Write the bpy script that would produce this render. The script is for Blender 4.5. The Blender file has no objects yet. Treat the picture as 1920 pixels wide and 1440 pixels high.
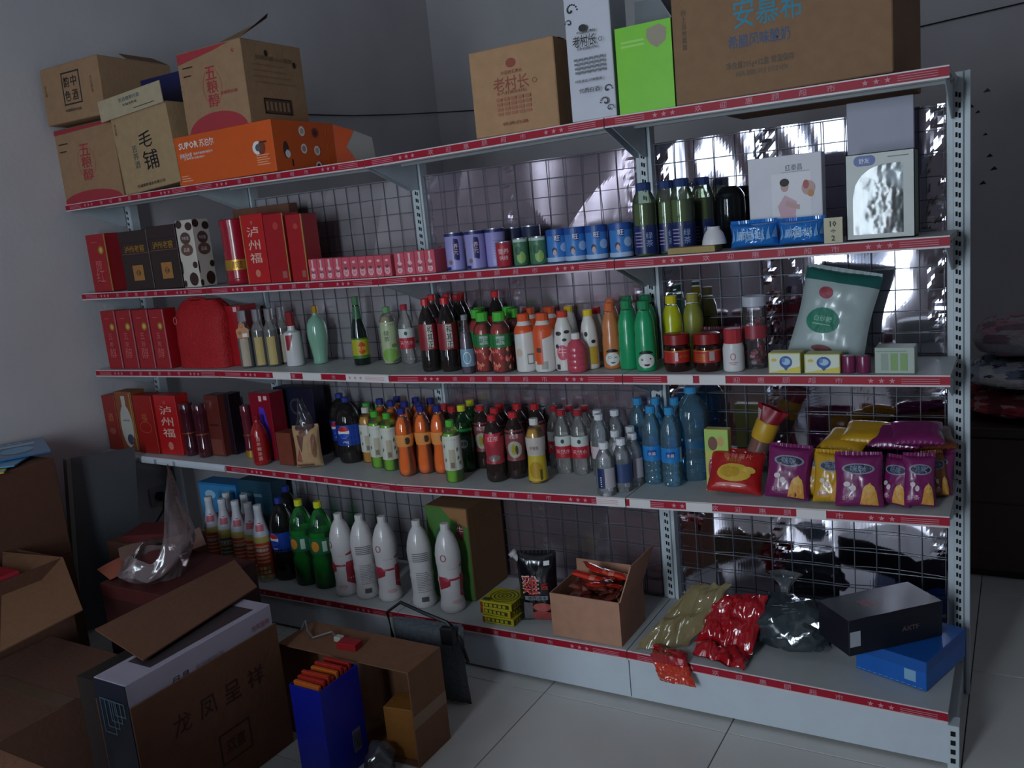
import bpy, bmesh, math, random
from mathutils import Vector, Matrix, noise
random.seed(7)
SC = bpy.context.scene
COL = SC.collection
# ---------------------------------------------------------------- camera
CAM = Vector((3.6816, -2.4006, 1.5092)); YAW, PIT, ROL, FPX = -.5440, .1801, -.0956, 1618.56
_f = Vector((math.sin(YAW)*math.cos(PIT), math.cos(YAW)*math.cos(PIT), -math.sin(PIT)))
_r0 = Vector((math.cos(YAW), -math.sin(YAW), 0)); _u0 = _r0.cross(_f)
_r = _r0*math.cos(ROL)+_u0*math.sin(ROL); _u = -_r0*math.sin(ROL)+_u0*math.cos(ROL)
cd = bpy.data.cameras.new('camera'); cam = bpy.data.objects.new('camera', cd); COL.objects.link(cam)
cd.sensor_fit = 'HORIZONTAL'; cd.sensor_width = 36; cd.lens = FPX/1920*36; cd.clip_start = .02
M = Matrix((_r, _u, -_f)).transposed().to_4x4(); M.translation = CAM; cam.matrix_world = M
SC.camera = cam
# ---------------------------------------------------------------- world, light, exposure
W = bpy.data.worlds.new('world'); SC.world = W; W.use_nodes = True
W.node_tree.nodes['Background'].inputs[0].default_value = (.62, .76, 1, 1)
W.node_tree.nodes['Background'].inputs[1].default_value = .5
VS = SC.view_settings; VS.view_transform = 'Standard'; VS.look = 'None'; VS.gamma = 1; VS.exposure = 0.55
VS.use_curve_mapping = False
SC.display_settings.display_device = 'sRGB'
def area(name, loc, size, rot, power, col):
    l = bpy.data.lights.new(name, 'AREA'); l.shape = 'RECTANGLE'; l.size, l.size_y = size; l.energy = power; l.color = col
    o = bpy.data.objects.new(name, l); COL.objects.link(o); o.location = loc; o.rotation_euler = rot; return o
# daylight entering by the shop front behind the photographer: light shines towards +y
area('daylight_door', (2.60, -4.115, 1.60), (.46, 1.9), (math.radians(90), 0, 0), 60, (.87, .92, 1))
area('daylight_window', (1.15, -4.115, 1.85), (1.6, 1.5), (math.radians(90), 0, 0), 22, (.87, .92, 1))

# ---------------------------------------------------------------- picking helpers: a pixel and a real depth give a real place
def ray(px, py): return _f + _r*((px-960)/FPX) - _u*((py-720)/FPX)
def aty(px, py, y): d = ray(px, py); return CAM + d*((y-CAM.y)/d.y)
def atx(px, py, x): d = ray(px, py); return CAM + d*((x-CAM.x)/d.x)
def atz(px, py, z): d = ray(px, py); return CAM + d*((z-CAM.z)/d.z)
def pr(P):
    d = Vector(P)-CAM; z = d.dot(_f); return 960+FPX*d.dot(_r)/z, 720-FPX*d.dot(_u)/z
JX = [0.0, .83, 1.72, 2.625, 3.525]
JZ = {'T': [1.758, 1.759, 1.752, 1.763, 1.758], '4': [1.362, 1.352, 1.345, 1.352, 1.356], '3': [1.009, 1.010, .996, 1.002, 1.004],
      '2': [.631, .617, .598, .62, .643], 'b': [.118, .126, .134, .146, .134]}
YF = {'T': 0.0, '4': 0.0, '3': 0.0, '2': -.0435, 'b': -.12}
YB = .285; LIP = .03
def surf(l, x):
    if l == 'floor': return 0.0
    z = JZ[l]
    for i in range(4):
        if x <= JX[i+1] or i == 3:
            return z[i]+(z[i+1]-z[i])*(x-JX[i])/(JX[i+1]-JX[i])+LIP+.0012
def PP(l, px, py):
    x = 1.5
    for _ in range(6): q = atz(px, py, surf(l, x)); x = q.x
    return q
def PY(l, px, y, z=None):
    lo, hi = -1, 5
    for _ in range(40):
        m = (lo+hi)/2
        if pr((m, y, surf(l, m) if z is None else z))[0] < px: lo = m
        else: hi = m
    return Vector((lo, y, surf(l, lo) if z is None else z))
def HH(q, top):
    lo, hi = 0, 1.5
    for _ in range(30):
        m = (lo+hi)/2
        if pr((q[0], q[1], q[2]+m))[1] > top: lo = m
        else: hi = m
    return lo

# ---------------------------------------------------------------- materials
def lin(h):
    if isinstance(h, tuple): return h
    h = h.lstrip('#'); c = [int(h[i:i+2], 16)/255 for i in (0, 2, 4)]
    return tuple(x/12.92 if x <= .04045 else ((x+.055)/1.055)**2.4 for x in c)
_mc = {}
def mat(col, rough=.5, metal=0, kind='', coat=0, spec=.5):
    key = (col, rough, metal, kind, coat, spec)
    if key in _mc: return _mc[key]
    m = bpy.data.materials.new((kind or 'paint')+'_'+str(col).strip('#')); m.use_nodes = True
    nt = m.node_tree; N = nt.nodes; L = nt.links; b = N['Principled BSDF']; out = N['Material Output']
    c = lin(col)
    b.inputs['Roughness'].default_value = rough; b.inputs['Metallic'].default_value = metal
    b.inputs['Specular IOR Level'].default_value = spec
    if coat: b.inputs['Coat Weight'].default_value = coat; b.inputs['Coat Roughness'].default_value = .08
    tc = N.new('ShaderNodeTexCoord'); nz = N.new('ShaderNodeTexNoise'); L.new(tc.outputs['Object'], nz.inputs['Vector'])
    nz.inputs['Scale'].default_value = {'card': 30, 'wall': 2.2, 'floor': 3, 'cloth': 60}.get(kind, 14); nz.inputs['Detail'].default_value = 5
    amp = {'card': .16, 'wall': .14, 'floor': .16, 'cloth': .3}.get(kind, .08)
    mr = N.new('ShaderNodeMapRange'); mr.inputs['To Min'].default_value = 1-amp; mr.inputs['To Max'].default_value = 1+amp
    L.new(nz.outputs['Fac'], mr.inputs['Value'])
    mx = N.new('ShaderNodeMix'); mx.data_type = 'RGBA'; mx.blend_type = 'MULTIPLY'; mx.inputs['Factor'].default_value = 1
    mx.inputs['A'].default_value = (*c, 1); L.new(mr.outputs['Result'], mx.inputs['B']); L.new(mx.outputs['Result'], b.inputs['Base Color'])
    if kind in ('card', 'wall', 'floor', 'cloth', 'crinkle'):
        bp = N.new('ShaderNodeBump'); n2 = N.new('ShaderNodeTexNoise'); L.new(tc.outputs['Object'], n2.inputs['Vector'])
        n2.inputs['Scale'].default_value = {'card': 70, 'wall': 40, 'floor': 6, 'cloth': 120, 'crinkle': 35}[kind]
        bp.inputs['Strength'].default_value = {'card': .12, 'wall': .1, 'floor': .02, 'cloth': .5, 'crinkle': .14}[kind]; bp.inputs['Distance'].default_value = .01
        L.new(n2.outputs['Fac'], bp.inputs['Height']); L.new(bp.outputs['Normal'], b.inputs['Normal'])
    if kind == 'foil':   # wrinkled metallised film
        bp = N.new('ShaderNodeBump'); n2 = N.new('ShaderNodeTexNoise'); mp = N.new('ShaderNodeMapping'); L.new(tc.outputs['Object'], mp.inputs[0])
        mp.inputs['Scale'].default_value = (1.6, 1, .55); L.new(mp.outputs[0], n2.inputs['Vector']); n2.inputs['Scale'].default_value = 3.2; n2.inputs['Distortion'].default_value = .8
        n2.inputs['Detail'].default_value = 1; bp.inputs['Strength'].default_value = .035; bp.inputs['Distance'].default_value = .02
        L.new(n2.outputs['Fac'], bp.inputs['Height']); L.new(bp.outputs['Normal'], b.inputs['Normal'])
    if kind in ('clear', 'film', 'water'):   # thin transparent plastic: mostly see-through, glossy by Fresnel
        N.remove(b); tr = N.new('ShaderNodeBsdfTransparent'); gl = N.new('ShaderNodeBsdfGlossy'); df = N.new('ShaderNodeBsdfDiffuse')
        tr.inputs[0].default_value = (*c, 1); gl.inputs[1 if 'Roughness' not in gl.inputs else 'Roughness'].default_value = rough
        gl.inputs[0].default_value = (1, 1, 1, 1); df.inputs[0].default_value = (*[min(1, x*1.0+.1) for x in c], 1)
        fr = N.new('ShaderNodeLayerWeight'); fr.inputs[0].default_value = .35 if kind != 'film' else .45
        m2 = N.new('ShaderNodeMixShader'); m2.inputs[0].default_value = {'clear': .04, 'water': .13, 'film': .22}[kind]
        L.new(tr.outputs[0], m2.inputs[1]); L.new(df.outputs[0], m2.inputs[2])
        m1 = N.new('ShaderNodeMixShader'); L.new(fr.outputs['Fresnel' if 'Fresnel' in fr.outputs else 0], m1.inputs[0]); L.new(m2.outputs[0], m1.inputs[1]); L.new(gl.outputs[0], m1.inputs[2])
        bp = N.new('ShaderNodeBump'); bp.inputs['Strength'].default_value = .3 if kind == 'film' else .12; bp.inputs['Distance'].default_value = .01
        n2 = N.new('ShaderNodeTexNoise'); n2.inputs['Scale'].default_value = 22; L.new(tc.outputs['Object'], n2.inputs['Vector']); L.new(n2.outputs['Fac'], bp.inputs['Height'])
        L.new(bp.outputs[0], gl.inputs['Normal']); L.new(bp.outputs[0], fr.inputs['Normal'])
        L.new(m1.outputs[0], out.inputs[0])
    m.diffuse_color = (*c, 1)
    _mc[key] = m; return m
CARD = mat('#a07c5c', .85, kind='card'); CARDD = mat('#7c5c42', .9, kind='card'); STEEL = mat('#c4ccd2', .42, spec=.5)
RED = mat('#b81f2e', .45); WHT = mat('#e8e6e4', .5); BLK = mat('#101014', .5); INK = mat('#2a2422', .6); GOLD = mat('#c89a3c', .35, .6)
SLOT = mat('#0a0b0c', .9)

# ---------------------------------------------------------------- mesh building
class MB:
    def __init__(s): s.v = []; s.f = []; s.mi = []; s.mats = []
    def m(s, mt):
        if mt not in s.mats: s.mats.append(mt)
        return s.mats.index(mt)
    def add(s, vs, fs, mt):
        o = len(s.v); s.v += [tuple(x) for x in vs]; k = s.m(mt)
        for f in fs: s.f.append([i+o for i in f]); s.mi.append(k)
        return s
    def poly(s, pts, mt): return s.add(pts, [list(range(len(pts)))], mt)
    def box(s, x0, x1, y0, y1, z0, z1, mt, ch=0):
        if ch <= 0:
            v = [(x, y, z) for x in (x0, x1) for y in (y0, y1) for z in (z0, z1)]
            return s.add(v, [(0, 1, 3, 2), (4, 6, 7, 5), (0, 4, 5, 1), (2, 3, 7, 6), (0, 2, 6, 4), (1, 5, 7, 3)], mt)
        lo = (x0, y0, z0); hi = (x1, y1, z1); v = []; idx = {}
        for sx in (0, 1):
            for sy in (0, 1):
                for sz in (0, 1):
                    sg = (sx, sy, sz)
                    for a in range(3):
                        p = [(hi[k] if sg[k] else lo[k]) + (0 if k == a else (-ch if sg[k] else ch)) for k in range(3)]
                        idx[(sg, a)] = len(v); v.append(p)
        f = []
        for a in range(3):
            b, c = [k for k in range(3) if k != a]
            for sa in (0, 1):
                def sgn(sb, sc):
                    t = [0, 0, 0]; t[a] = sa; t[b] = sb; t[c] = sc; return tuple(t)
                f.append([idx[(sgn(*q), a)] for q in ((0, 0), (1, 0), (1, 1), (0, 1))])
        for a, b, c in ((0, 1, 2), (1, 2, 0), (2, 0, 1)):
            for sa in (0, 1):
                for sb in (0, 1):
                    def sgn(sc):
                        t = [0, 0, 0]; t[a] = sa; t[b] = sb; t[c] = sc; return tuple(t)
                    f.append([idx[(sgn(0), a)], idx[(sgn(1), a)], idx[(sgn(1), b)], idx[(sgn(0), b)]])
        for sx in (0, 1):
            for sy in (0, 1):
                for sz in (0, 1): f.append([idx[((sx, sy, sz), a)] for a in range(3)])
        return s.add(v, f, mt)
    def lathe(s, prof, mt, seg=24, c=(0, 0, 0), gear=0, bot=True, top=True, ang=None):
        v = []; f = []; n = len(prof)
        for r, z in prof:
            for k in range(seg):
                a = 2*math.pi*k/seg; rr = r*(1-gear*(k % 2)); v.append((c[0]+rr*math.cos(a), c[1]+rr*math.sin(a), c[2]+z))
        for i in range(n-1):
            for k in range(seg):
                k2 = (k+1) % seg; f.append([i*seg+k, i*seg+k2, (i+1)*seg+k2, (i+1)*seg+k])
        if bot: f.append([k for k in range(seg)][::-1])
        if top: f.append([(n-1)*seg+k for k in range(seg)])
        return s.add(v, f, mt)
    def tube(s, pts, r, mt, seg=6):
        pts = [Vector(p) for p in pts]; v = []; f = []
        for i, p in enumerate(pts):
            t = (pts[min(i+1, len(pts)-1)]-pts[max(i-1, 0)]).normalized()
            a = t.cross(Vector((0, 0, 1)));
            if a.length < .1: a = t.cross(Vector((1, 0, 0)))
            a.normalize(); b = t.cross(a)
            for k in range(seg):
                g = 2*math.pi*k/seg; v.append(p+a*math.cos(g)*r+b*math.sin(g)*r)
        for i in range(len(pts)-1):
            for k in range(seg): f.append([i*seg+k, i*seg+(k+1) % seg, (i+1)*seg+(k+1) % seg, (i+1)*seg+k])
        f.append(list(range(seg))); f.append([(len(pts)-1)*seg+k for k in range(seg)])
        return s.add(v, f, mt)
    def grid(s, fn, nu, nv, mfn):
        o = len(s.v)
        for j in range(nv+1):
            for i in range(nu+1): s.v.append(tuple(fn(i/nu, j/nv)))
        for j in range(nv):
            for i in range(nu):
                a = o+j*(nu+1)+i; s.f.append([a, a+1, a+nu+2, a+nu+1]); s.mi.append(s.m(mfn((i+.5)/nu, (j+.5)/nv) if callable(mfn) else mfn))
        return s
    def mesh(s, name, sharp=35, fix=True):
        me = bpy.data.meshes.new(name); me.from_pydata(s.v, [], s.f)
        for m_ in s.mats: me.materials.append(m_)
        me.polygons.foreach_set('material_index', s.mi)
        if fix:
            bm = bmesh.new(); bm.from_mesh(me); bmesh.ops.recalc_face_normals(bm, faces=bm.faces); bm.to_mesh(me); bm.free()
        me.update()
        if sharp: me.polygons.foreach_set('use_smooth', [True]*len(s.f)); me.set_sharp_from_angle(angle=math.radians(sharp))
        return me
def obj(name, mb, parent=None, sharp=35, kind=None, label=None, loc=None, fix=True):
    me = mb if isinstance(mb, bpy.types.Mesh) else mb.mesh(name, sharp, fix)
    o = bpy.data.objects.new(name, me); COL.objects.link(o)
    if parent is not None: o.parent = parent
    if kind: o['kind'] = kind
    if label: o['label'] = label
    if loc is not None: o.location = loc
    return o
def tag(o, label, cat, group=None):
    o['label'] = label; o['category'] = cat
    if group: o['group'] = group
    return o
def thing(name, label, cat, loc=(0, 0, 0), rz=0, group=None, rx=0, ry=0):
    o = bpy.data.objects.new(name, None); COL.objects.link(o); o.empty_display_size = .05
    o.location = loc; o.rotation_euler = (rx, ry, rz); return tag(o, label, cat, group)
def single(name, label, cat, mb, loc=(0, 0, 0), rz=0, group=None, rx=0, ry=0, sharp=35):
    o = obj(name, mb, sharp=sharp); o.location = loc; o.rotation_euler = (rx, ry, rz); return tag(o, label, cat, group)

# ---------------------------------------------------------------- flat print (lettering and artwork that is itself flat)
_gl = {}
def glyph(s):
    if s in _gl: return _gl[s]
    c = bpy.data.curves.new('t', 'FONT'); c.body = s; c.resolution_u = 1; c.offset = .022 if s.isascii() else .006
    o = bpy.data.objects.new('t', c); COL.objects.link(o)
    dg = bpy.context.evaluated_depsgraph_get(); me = bpy.data.meshes.new_from_object(o.evaluated_get(dg))
    v = [(p.co.x, p.co.y) for p in me.vertices]; f = [list(p.vertices) for p in me.polygons]
    bpy.data.objects.remove(o); bpy.data.curves.remove(c); bpy.data.meshes.remove(me)
    if v:
        x0 = min(p[0] for p in v); x1 = max(p[0] for p in v); y0 = min(p[1] for p in v); y1 = max(p[1] for p in v)
    else: x0 = x1 = y0 = y1 = 0
    k = 1/max(y1-y0, 1e-6)
    v = [((x-(x0+x1)/2)*k, (y-(y0+y1)/2)*k) for x, y in v]
    _gl[s] = (v, f, (x1-x0)*k); return _gl[s]
class Print:
    def __init__(s, step=None): s.v = []; s.f = []; s.mi = []; s.mats = []; s.lay = 0; s.step = step
    def _a(s, v, f, mt):
        s.lay += 1; o = len(s.v); s.v += [(x, y, s.lay) for x, y in v]
        if mt not in s.mats: s.mats.append(mt)
        k = s.mats.index(mt)
        if not s.step:
            for q in f: s.f.append([i+o for i in q]); s.mi.append(k)
            return s
        st = [(q[0]+o, q[i]+o, q[i+1]+o) for q in f for i in range(1, len(q)-1)]; mid = {}   # split so that print can follow a curved face
        while st:
            a, b, c = st.pop(); e = [(math.hypot(s.v[p][0]-s.v[q][0], (s.v[p][1]-s.v[q][1])*.5), p, q, r) for p, q, r in ((a, b, c), (b, c, a), (c, a, b))]
            L, p, q, r = max(e)
            if L > s.step*1.3:
                key = (min(p, q), max(p, q))
                if key not in mid: mid[key] = len(s.v); s.v.append(((s.v[p][0]+s.v[q][0])/2, (s.v[p][1]+s.v[q][1])/2, s.v[p][2]))
                st += [(p, mid[key], r), (mid[key], q, r)]
            else: s.f.append([a, b, c]); s.mi.append(k)
        return s
    def rect(s, x0, y0, x1, y1, mt):
        n = max(1, math.ceil(abs(x1-x0)/s.step)) if s.step else 1
        m = max(1, math.ceil(abs(y1-y0)/s.step)) if s.step else 1
        v = [(x0+(x1-x0)*i/n, y0+(y1-y0)*j/m) for j in range(m+1) for i in range(n+1)]
        return s._a(v, [[j*(n+1)+i, j*(n+1)+i+1, (j+1)*(n+1)+i+1, (j+1)*(n+1)+i] for j in range(m) for i in range(n)], mt)
    def frame(s, x0, y0, x1, y1, t, mt):
        for q in ((x0, y0, x1, y0+t), (x0, y1-t, x1, y1), (x0, y0, x0+t, y1), (x1-t, y0, x1, y1)): s.rect(*q, mt)
        return s
    def ell(s, cx, cy, rx, ry, mt, n=18, a0=0, a1=360):
        v = [(cx, cy)]+[(cx+rx*math.cos(math.radians(a0+(a1-a0)*k/n)), cy+ry*math.sin(math.radians(a0+(a1-a0)*k/n))) for k in range(n+1)]
        return s._a(v, [[0, k+1, k+2] for k in range(n)], mt)
    def ring(s, cx, cy, rx, ry, t, mt, n=20):
        v = []
        for k in range(n): a = 2*math.pi*k/n; v += [(cx+rx*math.cos(a), cy+ry*math.sin(a)), (cx+(rx-t)*math.cos(a), cy+(ry-t)*math.sin(a))]
        return s._a(v, [[2*k, (2*k+2) % (2*n), (2*k+3) % (2*n), 2*k+1] for k in range(n)], mt)
    def poly(s, pts, mt): return s._a(pts, [list(range(len(pts)))], mt)
    def star(s, cx, cy, r, mt):
        return s._a([(cx, cy)]+[(cx+(r if k % 2 == 0 else r*.42)*math.sin(math.pi*k/5), cy+(r if k % 2 == 0 else r*.42)*math.cos(math.pi*k/5)) for k in range(10)], [[0, k+1, (k+1) % 10+1] for k in range(10)], mt)
    def txt(s, t, cx, cy, h, mt, w=None, vert=False, gap=1.12, slant=0):
        if vert:
            n = len(t)
            for i, ch in enumerate(t): s.txt(ch, cx, cy+((n-1)/2-i)*h*gap, h, mt, w)
            return s
        v, f, asp = glyph(t)
        kx = h if w is None else w/max(asp, 1e-6)
        return s._a([(cx+x*kx+slant*y*h, cy+y*h) for x, y in v], f, mt)
    def mesh(s, name, mp, eps=.0005, dl=.00018):
        me = bpy.data.meshes.new(name); me.from_pydata([tuple(mp(x, y, eps+l*dl)) for x, y, l in s.v], [], s.f)
        for m_ in s.mats: me.materials.append(m_)
        me.polygons.foreach_set('material_index', s.mi); me.update(); return me
def F_front(w, d, h): return lambda u, v, e: (u, -d/2-e, v)
def F_right(w, d, h): return lambda u, v, e: (w/2+e, u, v)
def F_top(w, d, h): return lambda u, v, e: (u, v, h+e)
def F_cyl(rf):
    return lambda u, v, e: ((rf(v)+e)*math.sin(u/rf(v)), -(rf(v)+e)*math.cos(u/rf(v)), v)
# ================================================================ THE ROOM
WALLM = mat('#cbc6c9', .85, kind='wall'); CEILM = mat('#d8d8da', .9, kind='wall'); TILEM = mat('#cdcac6', .28, kind='floor', spec=.35)
GROUT = mat('#5f5d58', .9)
RX0, RX1, RY0, RY1, RZ = -.02, 4.9, -4.0, 3.04, 3.3
def struct(name, mb, **k): o = obj(name, mb, **k); o['kind'] = 'structure'; return o
fl = struct('floor', MB().box(RX0-.12, RX1+.12, RY0-.15, RY1+.12, -.08, -.010, GROUT))
TS = .606; ti = MB().box(-TS/2+.0015, TS/2-.0015, -TS/2+.0015, TS/2-.0015, -.0098, 0, TILEM, .0012).mesh('floor_tile')
for i in range(-4, 5):
    for j in range(-7, 6):
        cx, cy = 2.341+TS*(i+.5), -.168+TS*(j+.5)
        if cx-TS/2 < RX0-.32 or cx+TS/2 > RX1+.32 or cy-TS/2 < RY0-.3 or cy+TS/2 > RY1+.3: continue
        if RX0 < cx-TS/2 and cx+TS/2 < RX1 and RY0 < cy-TS/2 and cy+TS/2 < RY1: obj('floor_tile', ti, fl, loc=(cx, cy, 0))
        else:   # cut tiles along the walls
            x0, x1, y0, y1 = max(cx-TS/2, RX0), min(cx+TS/2, RX1), max(cy-TS/2, RY0), min(cy+TS/2, RY1)
            if x1-x0 > .02 and y1-y0 > .02: obj('floor_tile', MB().box(x0-cx+.0015, x1-cx-.0015, y0-cy+.0015, y1-cy-.0015, -.0098, 0, TILEM, .0012), fl, loc=(cx, cy, 0))
struct('wall_left', MB().box(RX0-.12, RX0, RY0, RY1, 0, RZ, WALLM))
wb = struct('wall_back', MB().box(RX0-.12, RX1+.12, RY1, RY1+.12, 0, RZ, WALLM))
struct('wall_right', MB().box(RX1, RX1+.12, RY0, RY1, 0, RZ, WALLM))
struct('ceiling', MB().box(RX0-.12, RX1+.12, RY0-.15, RY1+.12, RZ, RZ+.1, CEILM))
wf = MB()
for a, b, c, d in ((RX0-.12, .3, 0, RZ), (.3, 1.95, 0, 1.05), (.3, 1.95, 2.65, RZ), (1.95, 2.05, 0, RZ), (2.05, 2.87, 2.65, RZ), (2.87, RX1+.12, 0, RZ)):
    wf.box(a, b, RY0-.15, RY0, c, d, WALLM)
struct('wall_front', wf)
FRM = mat('#b8bcc0', .4, .3); GLS = mat('#eef4f6', .03, kind='clear')
def window(name, x0, x1, z0, z1, mid):
    w = struct(name, MB().box(x0, x0+.05, -4.1, -4.04, z0, z1, FRM).box(x1-.05, x1, -4.1, -4.04, z0, z1, FRM).box(x0+.05, x1-.05, -4.1, -4.04, z1-.05, z1, FRM).box(x0+.05, x1-.05, -4.1, -4.04, z0, z0+.05, FRM).box(mid-.025, mid+.025, -4.1, -4.04, z0+.05, z1-.05, FRM))
    obj('pane', MB().box(x0+.05, mid-.025, -4.072, -4.068, z0+.05, z1-.05, GLS), w); obj('pane', MB().box(mid+.025, x1-.05, -4.072, -4.068, z0+.05, z1-.05, GLS), w)
window('window_1', .3, 1.95, 1.05, 2.65, 1.12)
dr = struct('door_1', MB().box(2.05, 2.11, -4.1, -4.04, 0, 2.65, FRM).box(2.81, 2.87, -4.1, -4.04, 0, 2.65, FRM).box(2.11, 2.81, -4.1, -4.04, 2.58, 2.65, FRM).box(2.11, 2.81, -4.1, -4.04, .02, .3, FRM))
obj('pane', MB().box(2.11, 2.81, -4.072, -4.068, .3, 2.58, GLS), dr); obj('door_handle', MB().tube([(2.18, -4.04, 1.0), (2.18, -4.0, 1.0), (2.18, -4.0, 1.2), (2.18, -4.04, 1.2)], .01, STEEL), dr)
CURT = mat('#b98e98', .9, kind='cloth')
def curtain(x0, x1, z0, z1, label):
    g = MB().grid(lambda u, v: (x0+(x1-x0)*u, -3.90+.022*math.sin(u*26)+.008*math.sin(u*61), z0+(z1-z0)*v), 60, 4, CURT)
    single('curtain', label, 'curtain', g, sharp=0)
curtain(.22, .72, .85, 2.75, 'pale pink curtain hanging at the left side of the shop window behind the camera')
curtain(1.30, 1.66, .85, 2.75, 'pale pink curtain hanging between the shop window and the glass door')
# small marks stuck on the back wall right of the rack
for px, py, s in ((1820, 200, 3), (1833, 210, 2.4), (1847, 252, 2.2), (1855, 292, 3), (1863, 316, 3.2), (1842, 343, 3.2), (1850, 170, 3.4)):
    q = aty(px, py, RY1-.001); r = s*.0035
    p = Print(); p.poly([(-r*1.5, -r*.7), (r*1.7, -r*.5), (r*.4, r*1.1), (-r*.5, r*.3)], mat('#2c2f38' if s != 3.4 else '#5a5a48', .9))
    obj('wall_mark', p.mesh('wall_mark', lambda u, v, e: (u, -e, v)), wb, loc=q)
# thin wire sagging across the corner
wm = mat('#17171a', .6)
pts = [atx(520, 213, .0), atx(580, 215, .0), atx(660, 217, .0), atx(740, 215, .0), aty(822, 211, 3.0), aty(890, 207, 3.0), aty(1250, 150, 3.0), aty(1700, 56, 3.0), aty(1920, 5, 3.0), aty(1990, -11, 3.0)]
single('hanging_wire', 'thin dark wire sagging across the wall corner behind the top boxes', 'wire', MB().tube(pts, .004, wm, 6))
# ================================================================ THE RACK
STRIP = mat('#a5142c', .5, spec=.3); SPRT = mat('#cf8a98', .6, spec=.3); RAIL = mat('#d9c9cc', .4); PAPER = mat('#dcd6d4', .8); BOARD = mat('#b9bcbc', .5); KICK = mat('#c6ccd4', .5)
JN = ['first', 'second', 'third', 'fourth']
LN = {'T': 'top', '4': 'fourth', '3': 'third', '2': 'second', 'b': 'bottom'}
def strip_print(w):
    p = Print(); k = w/.9
    def L(a, b):
        for z in (.009, .0145, .020): p.rect(a*k, z, b*k, z+.0017, SPRT)
    L(.035, .125)
    for x in (.157, .183, .209): p.star(x*k, .0155, .0085, SPRT)
    for i, ch in enumerate('欢迎惠顾超市'): p.txt(ch, (.283+.0695*i)*k, .0157, .0165, SPRT, w=.0205*k)
    for x in (.711, .737, .763): p.star(x*k, .0155, .0085, SPRT)
    L(.785, .875)
    return p
covers = {('3', 1): [(511, 544), (567, 601), (648, 728)], ('3', 3): [(1251, 1299), (1311, 1360)],
          ('2', 2): [(1118, 1172)], ('2', 3): [(1180, 1219), (1286, 1335), (1493, 1549)]}
units = []
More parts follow.
